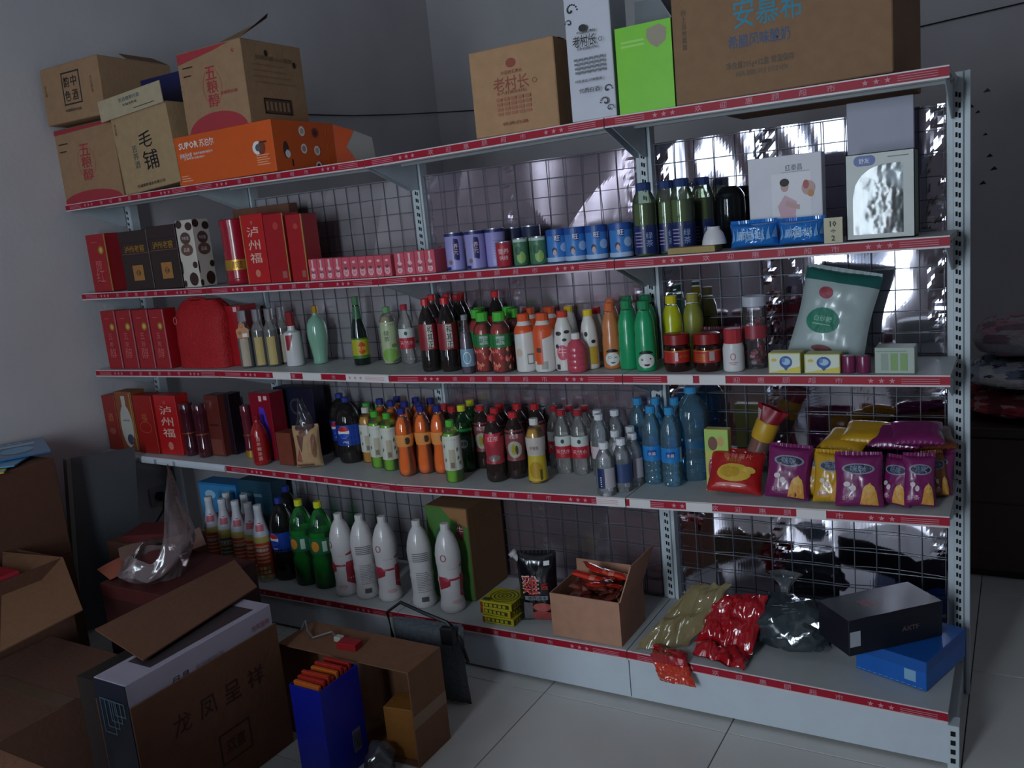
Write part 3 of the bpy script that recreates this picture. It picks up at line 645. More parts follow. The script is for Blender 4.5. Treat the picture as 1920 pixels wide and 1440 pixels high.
def t8(p, w, h):
    scroll(p, -w*.34, h*.80, .020, 1); scroll(p, -w*.40, h*.71, .012, -1); scroll(p, w*.36, h*.20, .014, 1); scroll(p, w*.30, h*.11, .016, -1); scroll(p, w*.40, h*.06, .012, 1)
    p.ell(0, h*.93, w*.14, h*.022, mat('#5c8ab8', .6)); p.ell(0, h*.93, w*.09, h*.012, WHT); p.rect(-w*.18, h*.885, w*.18, h*.888, mat('#c08080', .6))
    p.ell(-.01, h*.655, .013, .010, INK); p.txt('中国驰名商标', -.0, h*.625, .009, INK, w=.06); p.txt(LCZ, -.008, h*.565, .032, INK, w=w*.52); p.ring(w*.30, h*.555, .006, .006, .0015, INK); p.txt('名人村酒乐村坛', 0, h*.51, .008, INK, w=w*.45)
    for i in range(4):
        for j in range(6): p.rect(-w*.30+j*w*.115, h*(.335+.03*i), -w*.30+j*w*.115+w*.08, h*(.352+.03*i), mat('#76797e', .7))
    p.txt('绿色食品 纯粮酿造', 0, h*.28, .008, INK, w=w*.6); p.txt('优质白酒', 0, h*.21, .014, INK, w=w*.45)
GB('cardboard_box', 'tall white carton with black scroll ornaments beside the green box', 'T', 1073, 1157, -40, .012, .12, mat('#c9c9d4', .5), pr={'front': t8}, ch=.002)
c, w, h = boxpx('T', 1161, 1266, 44, .012)
GRN = mat('#7fd02c', .45)
def gart(p, w, h):
    p.poly([(w*.08, h*.93), (w*.30, h*.96), (w*.42, h*.90), (w*.40, h*.77), (w*.24, h*.70), (w*.12, h*.76), (w*.06, h*.84)], mat('#a59a86', .8))
    for i in range(2): p.rect(-w*.40, h*(.76+.05*i), w*.02, h*(.785+.05*i), mat('#a6e06a', .5))
open_box('open_box', 'bright lime green open box with a torn patch near its top corner', 'box', w-.002, .15, h, GRN, (c.x, .012+.08, surf('T', c.x)+.0006), {'back': (.10, 8), 'right': (.11, -30)}, pr={'front': gart}, inner=GRN, flapm=mat('#7d8084', .7))
def t10(p, w, h):
    p.txt('安慕希', -.02, h*.66, .075, TEAL, w=w*.32); p.txt('希腊风味酸奶', -.045, h*.44, .034, mat('#3f5a80', .7), w=w*.29); p.txt('净含量205g×12盒 常温保存', -.045, h*.25, .022, mat('#5c5248', .7), w=w*.32); p.txt('纸箱可回收', -.04, h*.18, .014, mat('#6b5a48', .7), w=w*.25)
    p.txt('向上请勿踩踏', -w*.44, h*.62, .016, mat('#6b5a48', .7), w=.012, vert=True)
GB('cardboard_box', 'largest brown carton with big teal lettering at the right end of the top shelf', 'T', 1268, 1676, -70, .012, dto(3.36, .012, 1.9, 1700), mat('#8c6a4e', .85, kind='card'), pr={'front': t10}, top=CARDD, ch=.003)
# ================================================================ FOURTH LEVEL
GRED = mat('#a5161f', .35, coat=.3); DBRN = mat('#2e1c1a', .35, coat=.3); EDG = mat('#e0a860', .3, .5); PEDG = mat('#d88a92', .35, .3)
def gred(p, w, h):
    p.ell(w*.22, h*.72, w*.15, w*.14, GOLD); p.ell(w*.22, h*.72, w*.08, w*.08, mat('#d8b060', .4)); p.txt('醇', w*.0, h*.46, w*.34, mat('#cf5f60', .5)); p.txt('红', 0, h*.28, w*.42, mat('#cf5f60', .5)); p.rect(-w*.25, h*.86, w*.1, h*.87, mat('#cf5f60', .5))
GB('gift_box', 'red gift box with a gold corner edge at the wall end of the fourth shelf', '4', 178, 213, 440, .035, .085, GRED, pr={'front': gred}, edges=(EDG, [(1, -1)]))
def dbr(p, w, h):
    p.txt('泸州老窖', 0, h*.70, h*.12, GOLD, w=w*.72); p.rect(-w*.48, h*.615, w*.48, h*.622, mat('#8c5a44', .5)); p.txt('窖', 0, h*.88, .018, mat('#8c7a70', .5))
    p.rect(-w*.16, h*.16, w*.22, h*.42, mat('#a9743c', .5)); p.ring(w*.03, h*.29, w*.07, h*.05, .002, DBRN); p.txt('头曲', w*.03, h*.29, w*.08, DBRN)
GB('gift_box', 'dark brown gift box with gold lettering, nearer the wall of the matching pair', '4', 239, 291, 434, .03, .09, DBRN, pr={'front': dbr}, group='dark brown liquor boxes', lid=(DBRN, .05))
GB('gift_box', 'dark brown gift box with gold lettering, beside the cow patterned box', '4', 292, 345, 424, .03, .09, DBRN, pr={'front': dbr}, group='dark brown liquor boxes', lid=(DBRN, .05))
CREAM = mat('#cbbfb4', .45); CHOC = mat('#3d2420', .5)
def cow(p, w, h):
    for x, y, rx, ry in ((-.3, .95, .2, .09), (.28, .9, .22, .07), (-.45, .3, .12, .10), (.15, .12, .26, .10), (-.4, .06, .10, .05), (.35, .33, .14, .05)): p.ell(w*x, h*min(y, .94), w*rx if abs(x)+rx < .5 else w*(.49-abs(x)), h*min(ry, .06 if y > .85 else ry, y), CHOC)
    p.ell(0, h*.73, w*.30, h*.09, mat('#5a3e38', .5)); p.ell(0, h*.56, w*.36, h*.09, mat('#6b4c44', .5)); p.txt('牛奶酒', 0, h*.73, .014, CREAM, w=w*.4); p.txt('品鉴', 0, h*.56, .016, CREAM, w=w*.35)
GB('gift_box', 'cream gift box with brown cow spots next to the red canister', '4', 347, 378, 413, .03, .085, CREAM, pr={'front': cow, 'right': cow})
q = PY('4', 434, .045); rc = .056; hc = HH(q, 412)
t = thing('gift_canister', 'round red gift canister with a gold band', 'canister', (q.x, .045+rc, surf('4', q.x)+.0006), facing(q.x, .1))
MAG = mat('#a3182c', .25, coat=.6)
obj('canister_body', MB().lathe([(rc-.004, 0), (rc, .006), (rc, .02), (rc-.003, .024), (rc-.003, hc-.03)], MAG, 32), t); obj('lid', MB().lathe([(rc, hc-.03), (rc, hc-.004), (rc-.005, hc)], MAG, 32), t)
gb = obj('gold_band', MB().lathe([(rc-.002, hc*.22), (rc-.002, hc*.38)], GOLD, 34, bot=False, top=False), t, fix=False); p = Print(.006); p.txt('贵宾酒', 0, hc*.30, .03, mat('#7c2a1c', .4), w=.04); obj('printed_lettering', p.mesh('pl', F_cyl(lambda v: rc-.001)), gb, kind='stuff')
def fu(p, w, h):
    p.txt('泸州福', 0, h*.56, h*.145, mat('#e3b7a8', .5), w=w*.55, vert=True, gap=1.3); p.ell(0, h*.15, w*.12, w*.13, mat('#d07a68', .5)); p.txt('酒', 0, h*.88, .014, mat('#d07a68', .5))
def plain_red(p, w, h): p.ell(w*.1, h*.82, w*.14, w*.14, mat('#b84038', .4)); p.rect(w*.15, h*.06, w*.38, h*.16, mat('#9c5a50', .5))
BRED = mat('#bf1c1e', .35, coat=.3)
GB('gift_box', 'bright red gift box with pale vertical characters on the fourth shelf', '4', 468, 508, 402, .03, .085, BRED, pr={'front': fu}, edges=(EDG, [(-1, -1)]))
GB('gift_box', 'plain red gift box between the lettered box and another plain red box', '4', 509, 546, 401, .03, .085, GRED, pr={'front': plain_red}, edges=(EDG, [(1, -1)]))
GB('gift_box', 'plain red gift box with gold edge beside the pink drink cartons', '4', 550, 580, 402, .03, .085, GRED, pr={'front': plain_red}, edges=(EDG, [(1, -1)]))
GB('paper_bag', 'flat brown paper sleeve standing behind the red gift boxes', '4', 455, 560, 388, .165, .05, mat('#6b4534', .8, kind='card'))
# pink drink cartons
PINK = mat('#cf5566', .45); LPNK = mat('#e8bcc0', .5)
def pinkA(p, w, h): p.poly([(-w*.10, h*.95), (w*.12, h*.95), (w*.10, h*.62), (w*.30, h*.50), (w*.05, h*.42), (-w*.22, h*.52), (-w*.06, h*.64)], LPNK); p.ell(0, h*.22, w*.26, h*.14, LPNK); p.ell(0, h*.36, w*.16, h*.05, mat('#7a5a58', .6)); p.txt('奶', 0, h*.2, w*.24, PINK)
def pinkB(p, w, h): p.ell(0, h*.76, w*.20, h*.06, LPNK); p.ell(0, h*.30, w*.34, h*.20, LPNK); p.ring(0, h*.30, w*.22, h*.13, .002, PINK); p.ell(0, h*.48, w*.22, h*.07, mat('#7a4a4a', .6)); p.txt('鲜', 0, h*.28, w*.24, PINK)
def row(name, l, a, b, n, topa, topb, y, d, m, art, label, group, cat='carton', cap=None):
    for i in range(n):
        p0, p1 = a+(b-a)*i/n, a+(b-a)*(i+1)/n; k = i/(n-1) if n > 1 else 0
        GB(name, label(i), l, p0, p1, topa+(topb-topa)*k, y, d, m, cat=cat, pr={'front': art(i)}, group=group)
ords = ['nearest the red gift boxes', 'second', 'third', 'fourth', 'fifth', 'sixth', 'seventh', 'eighth', 'ninth', 'last before the gap']
row('drink_carton', '4', 582, 736, 10, 486, 478, .022, .05, PINK, lambda i: pinkA if i < 4 else pinkB, lambda i: 'small pink drink carton, '+(ords[i] if i in (0, 9) else ords[i]+' from the red gift boxes')+' in its row of ten', 'pink drink cartons in the longer row')
row('drink_carton', '4', 742, 818, 4, 474, 468, .022, .09, PINK, lambda i: pinkA, lambda i: 'taller pink drink carton in the block of four by the lavender cans, '+['leftmost', 'second from left', 'third from left', 'rightmost'][i], 'pink drink cartons in the block of four')
# cans
def can(h, r, m, art=None, lidm=None, rim=None, key=None):
    K = {'h': h, 'r': r, 'parts': []}
    K['parts'].append(('can_body', MB().lathe([(r*.9, 0), (r, .004), (r, h-.006), (r*.93, h-.002)], m, 24).mesh('can_body'), []))
    sub = []
    if art:
        p = Print(.006); art(p, r, 0, h); sub = [('printed_artwork', p.mesh('printed_artwork', F_cyl(lambda v: r+.0004)), )]
        K['parts'][0] = ('can_body', K['parts'][0][1], sub)
    K['parts'].append(('can_lid', MB().lathe([(r*.96, h-.004), (r*.97, h), (r*.90, h), (r*.88, h-.003)], lidm or mat('#b8bcc4', .3, .8), 24).mesh('can_lid'), []))
    return K
LAV = mat('#9c94cc', .4); DPUR = mat('#2c2a66', .4)
def lavart(p, r, a, h):
    p.rect(-r*1.4, h*.90, r*1.4, h*.975, DPUR); p.poly([(-r*.1, h*.30), (r*.40, h*.26), (r*.46, h*.36), (r*.46, h*.74), (r*.38, h*.82), (-r*.02, h*.84), (-r*.1, h*.72)], DPUR); p.txt('养元', r*.18, h*.56, .018, LPNK, w=.014, vert=True); p.ell(-r*.5, h*.22, r*.18, h*.06, mat('#8a6a5a', .6)); p.rect(-r*1.3, h*.02, -r*.5, h*.10, DPUR)
def lavback(p, r, a, h):
    p.rect(-r*1.4, h*.90, r*1.4, h*.975, DPUR)
    for i in range(7): p.rect(-r*.2, h*(.25+.07*i), r*.5, h*(.265+.07*i), mat('#7e78b0', .5))
KL = can(.128, .034, LAV, lavart); KLb = can(.128, .034, LAV, lavback)
B(KL, '4', 858, 0, 'lavender can with a dark label, first can right of the pink cartons', 'can', 'lavender drink cans', y=.05, name='drink_can')
B(KL, '4', 898, 0, 'lavender can with a dark label, front can of the touching pair', 'can', 'lavender drink cans', y=.05, name='drink_can')
B(KLb, '4', 924, 0, 'lavender can turned to show its fine print, beside the small red can', 'can', 'lavender drink cans', y=.07, name='drink_can')
KD = can(.125, .033, mat('#2b3150', .4))
for i, px in enumerate((940, 962, 984)): B(KD, '4', px, 0, 'dark blue can in the back row behind the small cans, '+ORD[i]+' from the left', 'can', 'dark cans in the back row', y=.17, name='drink_can')
KR = can(.082, .027, mat('#b02c3c', .4), lambda p, r, a, h: (p.txt('营养', 0, h*.62, .018, LPNK), p.txt('快线', 0, h*.36, .014, LPNK)))
B(KR, '4', 948, 0, 'small red can between the lavender and the green cans', 'can', y=.04, name='drink_can')
KG = can(.088, .025, mat('#4c7a5c', .4), lambda p, r, a, h: (p.ell(r*.1, h*.3, r*.6, h*.22, mat('#8fb060', .5)), p.ell(-r*.3, h*.55, r*.4, h*.16, mat('#2c5a3c', .5)), p.rect(-r, h*.86, r, h*.96, mat('#b9c8bc', .5))))
for i, px in enumerate((982, 1000, 1016)): B(KG, '4', px, 0, 'small green can, '+['beside the red can', 'middle of the three green ones', 'beside the blue cans'][i], 'can', 'small green cans', y=.05+.012*(i % 2), name='drink_can')
def blueart(p, r, a, h):
    p.rect(-r*1.5, h*.80, r*1.5, h*.97, BLU); p.rect(-r*.2, h*.62, r*.35, h*.84, mat('#1d3a86', .4)); p.txt('旺', r*.08, h*.73, .016, WHT)
    p.ell(-r*.25, h*.36, r*.22, h*.10, mat('#2a2f4a', .5)); p.ell(-r*.22, h*.30, r*.17, h*.09, mat('#c9a8a8', .6)); p.rect(-r*1.5, h*.03, r*1.5, h*.16, mat('#a9bcd8', .5)); p.ell(r*.7, h*.45, r*.4, h*.14, mat('#9db8dc', .5))
KB = can(.105, .035, mat('#3f7cc4', .35), blueart, lidm=BLU)
for i, px in enumerate((1042, 1080, 1122, 1167)):
    B(KB, '4', px, 0, 'light blue milk can with a dark blue rim, '+['leftmost of the row of four', 'second from the left of four', 'third from the left of four', 'nearest the large tea bottles'][i], 'can', 'blue milk cans', y=.05, name='drink_can')
for i, px in enumerate((1065, 1105, 1185)): KBb = can(.105, .035, BLU) if i == 0 else KBb; B(KBb, '4', px, 0, 'dark blue can behind the row of light blue milk cans, '+ORD[i]+' from the left', 'can', 'blue cans in the back row', y=.13, name='drink_can')
# large tea bottles
TEA = mat('#5a6a34', .15); TEAL_ = mat('#1c2a5c', .35)
def tlab(p, r, a, b):
    for i in range(5): p.rect(-r*.9, a+(b-a)*(.25+.12*i), -r*.25, a+(b-a)*(.29+.12*i), mat('#a48cb8', .5))
    p.txt('绿茶', r*.35, (a+b)/2, .02, mat('#8fa0c8', .5), vert=True)
KT = bkind(.215, .036, [(0, .01), (.9, 0), (1, .03), (1, .40), (.96, .43), (1, .48), (1, .68), (.93, .76), (.76, .84), (.66, .87), (.66, .89)], mat('#eaf2e4', .05, kind='clear'), (mat('#22386c', .4), .023, .89), (TEA, .72), [(.03, .42, TEAL_, tlab)])
for px, y, lb in ((1217, .05, 'large bottle of green tea with navy cap, at the left edge of the mirror bay'), (1247, .08, 'large bottle of green tea with navy cap, touching the leftmost one'), (1283, .06, 'large bottle of green tea with navy cap standing on the tan tray edge'), (1322, .16, 'large bottle of green tea half hidden behind the white bowl')):
    B(KT, '4', px, 0, lb, 'bottle', 'large green tea bottles', y=y)
KT2 = bkind(.20, .045, STRAIGHT, mat('#4c5a6a', .1, kind='clear'), None, (mat('#1c2634', .3), .8), key=1)
B(KT2, '4', 1372, 0, 'dark wide bottle standing behind the blue packets and the white bowl', y=.19)
box_thing('tray', 'flat tan cardboard tray at the front edge under the white bowl', 'tray', .14, .07, .018, mat('#a88f5c', .8, kind='card'), (PY('4', 1303, .045).x, .045, surf('4', 2.85)+.0006))
q = PY('4', 1336, .03); rb = .030
t = single('bowl', 'small white bowl standing upside down on the tan tray', 'bowl', MB().lathe([(rb*1.15, 0), (rb*1.1, .012), (rb*.9, .03), (rb*.62, .042), (rb*.6, .050), (rb*.5, .050)], mat('#d8d2d4', .35), 28), (q.x, .05, surf('4', q.x)+.0196))
# blue packets
def bp(p, w, h):
    for i in range(9): x = -w*.45+i*w*.11; p.poly([(x, h*.2+h*.3*((i*7) % 3)/3), (x+w*.09, h*.35), (x+w*.05, h*.85)], mat('#7fb0e0', .3))
    p.txt('清风面巾纸', 0, h*.5, h*.4, mat('#b9d4f0', .4), w=w*.6)
for i, (a, b, tp) in enumerate(((1362, 1452, 420), (1453, 1542, 415))):
    c, w, h = boxpx('4', a, b, tp, .012)
    pouch('tissue_pack', 'glossy blue tissue pack, '+['left', 'right'][i]+' one of two before the white gift boxes', 'package', w-.002, h, .075, mat('#2272c4', .15, coat=.5), (c.x, .062, surf('4', c.x)+.001), art=bp, seed=i, group='blue tissue packs', wr=.0015)
def pricecard(p, w, h): p.txt('10', 0, h*.76, h*.24, INK); p.txt('÷', 0, h*.48, h*.16, INK); p.txt('2', 0, h*.2, h*.22, INK)
GB('price_card', 'handwritten cream price card beside the blue packs', '4', 1545, 1581, 408, .012, .004, mat('#c8bfa4', .8), cat='card', pr={'front': pricecard}, ch=0)
# white box with figure
def lady(p, w, h):
    S_ = mat('#c4a09a', .6); D_ = mat('#d3a8b4', .6); p.rect(-w*.18, h*.02, w*.36, h*.80, mat('#ddd8dc', .5))
    p.txt('红泰昌', w*.28-.03, h*.86, .017, mat('#6a6a74', .6), w=.045); p.rect(-w*.04, h*.81, w*.34, h*.815, mat('#8a8a92', .6))
    p.poly([(-w*.10, h*.05), (w*.18, h*.05), (w*.14, h*.34), (w*.16, h*.48), (w*.0, h*.56), (-w*.10, h*.44), (-w*.06, h*.30)], D_); p.ell(-w*.0, h*.66, w*.055, h*.065, S_); p.ell(-w*.0, h*.70, w*.065, h*.045, INK)
    p.poly([(w*.02, h*.50), (w*.20, h*.44), (w*.19, h*.39), (w*.0, h*.44)], S_); p.ell(w*.32, h*.62, w*.09, h*.08, S_); p.ell(w*.29, h*.66, w*.04, h*.05, mat('#b0605c', .6)); p.ell(w*.35, h*.56, w*.04, h*.04, mat('#c48a54', .6)); p.ell(w*.16, h*.16, w*.05, h*.04, mat('#c87884', .6))
GB('gift_box', 'white box printed with a standing woman in pink, behind the blue packs', '4', 1408, 1545, 292, .09, .05, mat('#cdc8d0', .45), pr={'front': lady})
# white gift box with arched window
c, w, h = boxpx('4', 1588, 1716, 285, .05); WB = mat('#c6c8c4', .45)
t = thing('window_gift_box', 'white gift box with a rounded clear window and blue badge near the right upright', 'box', (c.x, .05, surf('4', c.x)+.0006))
v = []; n = 20
out = [(-w/2, 0), (w/2, 0), (w/2, h), (-w/2, h)]
arch = [(-w*.40, h*.06), (w*.34, h*.06), (w*.34, h*.86)]+[(w*.34-w*.74*(1-math.cos(math.radians(a)))*.5-0, h*.60+h*.26*math.sin(math.radians(90-a*.5)) if 0 else h*.60+h*.26*math.cos(math.radians(a*.5))) for a in range(15, 181, 15)]
mb = MB()
fx = [(-w*.40, h*.06), (w*.34, h*.06), (w*.34, h*.86), (w*.06, h*.86), (-w*.14, h*.82), (-w*.28, h*.74), (-w*.36, h*.64), (-w*.40, h*.50)]
def strip_(a, b): mb.add([(a[0][0], 0, a[0][1]), (a[1][0], 0, a[1][1]), (b[1][0], 0, b[1][1]), (b[0][0], 0, b[0][1])], [[0, 1, 2, 3]], WB)
strip_(((-w/2, 0), (w/2, 0)), (fx[0], fx[1])); strip_(((w/2, 0), (w/2, h)), (fx[1], fx[2])); strip_(((w/2, h), (w*.0, h)), (fx[2], fx[3])); strip_(((0, h), (-w*.3, h)), (fx[3], fx[4])); strip_(((-w*.3, h), (-w/2, h)), (fx[4], fx[5])); strip_(((-w/2, h), (-w/2, h*.66)), (fx[5], fx[6])); strip_(((-w/2, h*.66), (-w/2, h*.5)), (fx[6], fx[7])); strip_(((-w/2, h*.5), (-w/2, 0)), (fx[7], fx[0]))
mb.box(-w/2, -w/2+.002, 0, .09, 0, h, WB).box(w/2-.002, w/2, 0, .09, 0, h, mat('#6f7c62', .6)).box(-w/2, w/2, .088, .09, 0, h, WB).box(-w/2, w/2, 0, .09, 0, .002, WB).box(-w/2, w/2, 0, .09, h-.002, h, WB)
obj('box_body', mb, t, sharp=0, fix=False)
obj('clear_window', MB().poly([(x, .0012, z) for x, z in fx], mat('#dfe6ec', .10, kind='clear')), t, fix=False)
p = Print(); p.ell(-w*.40+.016, h*.915, .012, .013, mat('#1f3f94', .4)); p.ell(-w*.40+.045, h*.915, .012, .013, mat('#1f3f94', .4)); p.rect(-w*.40+.014, h*.915-.013, -w*.40+.047, h*.915+.013, mat('#1f3f94', .4)); p.txt('舒友', -w*.40+.03, h*.915, .013, WHT, w=.026); p.rect(w*.12, h*.93, w*.42, h*.94, mat('#6c7c66', .5))
stuffprint('printed_badge', p, lambda u, v, e: (u, -e, v), t)
for i, (x, m_) in enumerate(((-.22, '#4a565c'), (-.02, '#2c2a34'), (.12, '#4c2028'), (.24, '#22382c'))): obj('textile_roll', MB().lathe([(.018, 0), (.021, .01), (.021, h*.66-i*.015), (.010, h*.70-i*.015)], mat(m_, .6, kind='crinkle'), 14, c=(w*x, .045, .004)), t)
GB('foam_board', 'tall pale lilac board leaning at the back above the windowed gift box', '4', 1592, 1716, 186, .20, .02, mat('#a9a8b8', .6), cat='board')
# ================================================================ THIRD LEVEL
def gred2(p, w, h):
    p.ell(w*.20, h*.72, w*.17, w*.17, GOLD); p.ell(w*.20, h*.72, w*.10, w*.10, mat('#d8b060', .4)); p.txt('五', -w*.02, h*.56, w*.26, mat('#cf5f60', .5)); p.txt('粮', -w*.02, h*.42, w*.26, mat('#cf5f60', .5)); p.txt('醇', 0, h*.27, w*.46, mat('#cf5f60', .5)); p.rect(-w*.25, h*.86, w*.1, h*.87, mat('#cf5f60', .5))
for i, (a, b) in enumerate(((206, 232), (234, 262), (264, 293), (295, 322))):
    GB('gift_box', 'slim red gift box with gold seal, third shelf, '+['nearest the wall', 'second from the wall', 'third from the wall', 'touching the big red bag'][i], '3', a, b, 583-i, .035, .07, GRED, pr={'front': gred2}, edges=(PEDG, [(1, -1)]), group='slim red gift boxes in a row of four')
c, w, h = boxpx('3', 326, 421, 562, .035); w -= .004
CLRED = mat('#b0141c', .7, kind='cloth')
t = thing('fabric_bag', 'large plain red fabric bag bulging between the slim boxes and the clear bottles', 'bag', (c.x, .035+.075, surf('3', c.x)+.0006))
def bagf(u, v, w=w, h=h):
    a = u*2*math.pi; sq = (abs(math.cos(a))**4+abs(math.sin(a))**4)**-.25; top = 1-.35*max(0, (v-.75)/.25)**2
    n = noise.noise(Vector((math.cos(a)*2, math.sin(a)*2, v*4)))*.006
    return ((w/2-.006)*math.cos(a)*sq*top+n, (.068*math.sin(a)*sq*(1-.55*max(0, (v-.7)/.3)))+n, h*.97*v)
obj('bag_body', MB().grid(bagf, 40, 24, CLRED).poly([tuple(bagf(i/40, 1)) for i in range(40)], CLRED), t, sharp=50, fix=False)
obj('bag_handle', MB().tube([(-.06, -.02, h*.93), (-.05, -.03, h*.99), (0, -.03, h*1.01), (.05, -.03, h*.985), (.055, -.02, h*.93)], .006, CLRED), t)
p = Print(); p.ring(-w*.34, h*.70, .012, .016, .003, mat('#d8776c', .5)); stuffprint('printed_mark', p, lambda u, v, e: (u, -.069-e, v), t)
GB('gift_box', 'tall red box behind the clear liquor bottles, right of the fabric bag', '3', 433, 466, 574, .10, .09, GRED, pr={'front': lambda p, w, h: (p.rect(w*.1, h*.9, w*.3, h*.98, LPNK), p.rect(w*.40, h*.02, w*.44, h*.98, PEDG))})
SILV = mat('#b9b4b8', .28, .8); CLR = mat('#f2f0ee', .05, kind='water'); LQ = mat('#c8b8ac', .04, kind='clear')
VOD = [(0, .02), (.85, 0), (1, .02), (1, .60), (.97, .66), (.62, .74), (.52, .77), (.52, .80)]
def vlab(p, r, a, b): p.txt('纯粮酿造', 0, a+(b-a)*.62, .012, mat('#8a7a60', .6), vert=True); p.rect(-r*.45, a+.004, r*.45, a+.018, mat('#d8d0c8', .6)); [p.rect(-r*.4+i*r*.16, a+.005, -r*.4+i*r*.16+r*.08, a+.017, BLK) for i in range(5)]
def vodka(lm): return bkind(.236, .0285, VOD, CLR, (SILV, .0165, .80), (mat('#a8988c', .06, kind='clear'), .62), [], extra=lambda h, r, rf: [('front_label', vl(lm, r, .03*h, .52*h), [])])
def vl(m, r, a, b, half=.6):
    return MB().grid(lambda u, v: ((r+.0008)*math.sin((u-.5)*2*half), -(r+.0008)*math.cos((u-.5)*2*half), a+(b-a)*v), 8, 1, m).mesh('front_label', 60, fix=False)
V1 = vodka(mat('#b8a690', .6)); V2 = vodka(mat('#c0a668', .6))
b1 = B(V1, '3', 468, 690, 'clear liquor bottle with an orange neck tag, first of the silver-capped bottles', 'bottle', 'silver-capped clear liquor bottles')
ng = obj('neck_tag', MB().add([(x*1.0, -.031, z) for x, z in ((-.022, .125), (.024, .125), (.026, .158), (.012, .168), (.012, .18), (-.004, .19), (-.012, .18), (-.012, .168), (-.025, .16))], [list(range(9))], mat('#c98a5c', .6)), b1, fix=False, label='orange cut-out tag'); ng.data.update()
p = Print(); p.rect(-.001, .128, .018, .143, WHT); p.ring(-.001, .176, .008, .010, .003, mat('#a8602c', .5)); p.txt('酒', -.012, .146, .014, mat('#8c4a24', .5)); obj('printed_tag', p.mesh('pt', lambda u, v, e: (u, -.031-e, v)), ng, kind='stuff')
B(V2, '3', 491, 688, 'clear liquor bottle with silver cap, second of the silver-capped bottles', 'bottle', 'silver-capped clear liquor bottles')
B(V2, '3', 511, 687, 'clear liquor bottle with a yellowish label, third of the silver-capped bottles', 'bottle', 'silver-capped clear liquor bottles')
B(V1, '3', 534, 683, 'clear liquor bottle with silver cap just behind the white ceramic bottle', 'bottle', 'silver-capped clear liquor bottles', )
K = bkind(.219, .036, [(0, .01), (.95, 0), (1, .03), (.97, .55), (.92, .62), (.45, .66), (.40, .70), (.40, .74)], mat('#d4d2d2', .25, coat=.3), (mat('#8c1c20', .35), .017, .74), None,
    extra=lambda h, r, rf: [('red_panel', MB().grid(lambda u, v: ((rf(h*(.30+.28*v))+.0008)*math.sin(-.75+.95*u*(.35+.65*v)), -(rf(h*(.30+.28*v))+.0008)*math.cos(-.75+.95*u*(.35+.65*v)), h*(.30+.28*v)), 8, 6, mat('#a02430', .4)).mesh('red_panel', 60, fix=False), [])])
B(K, '3', 556, 687, 'white ceramic liquor bottle with red cap and red side panel')
VASE = mat('#86b49a', .18, coat=.6)
K = bkind(.234, .042, [(0, .01), (.66, 0), (.72, .02), (.68, .08), (.80, .25), (.97, .45), (1, .56), (.93, .68), (.70, .77), (.32, .82), (.26, .84), (.26, .87)], VASE, (GOLD, .0125, .87), None, sharp=60)
B(K, '3', 603, 683, 'pale green vase-shaped liquor bottle with a gold neck')
SOY = mat('#16201e', .08, coat=.5)
def soyl(p, r, a, b): p.ell(r*.25, (a+b)/2, r*.45, (b-a)*.30, mat('#c84a20', .5)); p.txt('生抽', r*.25, (a+b)/2, .016, mat('#f0d040', .5)); p.rect(-r*1.2, a, r*1.2, a+.012, mat('#3f7a30', .5)); p.rect(-r*1.2, b-.006, r*1.2, b, mat('#3f7a30', .5))
K = bkind(.266, .033, [(0, .01), (.92, 0), (1, .02), (1, .42), (.93, .50), (.62, .66), (.45, .78), (.42, .88)], SOY, (mat('#4c7a50', .4), .0145, .88), None, [(.10, .40, mat('#b8b024', .45), soyl), (.68, .86, mat('#3d6a4a', .4), None)])
B(K, '3', 681, 685, 'dark soy sauce bottle with a yellow label')
def gt(p, r, a, b): p.txt('绿茶', -r*.2, a+(b-a)*.66, .02, mat('#5c6a50', .6), vert=True); p.ell(0, a+(b-a)*.2, r*1.0, (b-a)*.16, mat('#7fae4a', .5)); p.ell(r*.6, a+(b-a)*.42, r*.3, (b-a)*.05, mat('#5c9440', .5))
K = bkind(.22, .032, STRAIGHT, CLR, (mat('#6ea06a', .4), .0155, .90), (mat('#a09058', .12), .84), [(.02, .74, mat('#b4bf96', .45), gt)])
B(K, '3', 736, 683, 'green tea bottle with a pale green label beside the small mineral water')
REDL = mat('#c02838', .45)
def nf(p, r, a, b): p.rect(-r*2.9, a, r*2.9, a+(b-a)*.55, REDL); p.ell(0, a+(b-a)*.78, r*.2, (b-a)*.10, mat('#244c3a', .5)); p.txt('天然水', 0, a+(b-a)*.30, (b-a)*.22, LPNK)
KW = bkind(.226, .030, PET, CLR, (mat('#b02632', .4), .0145, .91), None, [(.26, .60, mat('#d8dcd8', .45), nf)])
B(KW, '3', 769, 683, 'clear mineral water bottle with red cap on the third shelf', 'bottle')
COLA = mat('#1a0d0c', .06, coat=.4)
def hq(p, r, a, b):
    p.rect(-r*.30, a+.004, r*.34, b-.004, mat('#d8d0c4', .5)); p.txt('和其正', .0005, (a+b)/2, .024, INK, vert=True, w=.019, gap=1.12)
KH = bkind(.258, .034, PET, mat('#b09a94', .06, kind='clear'), (mat('#c8242c', .4), .0155, .91), (COLA, .86), [(.30, .66, mat('#8c1f2a', .4), hq)])
for px, py, lb in ((811, 697, 'first'), (847, 697, 'second'), (876, 686, 'third')): B(KH, '3', px, py, 'dark herbal tea bottle with red cap and vertical black characters, '+lb+' of three', 'bottle', 'herbal tea bottles with red caps', turn=.25)
BROW(KH, '3', ((884, 668), (904, 664), (925, 664), (948, 662)), 'dark herbal tea bottle in the back row above the green caps', 'herbal tea bottles in the back row')
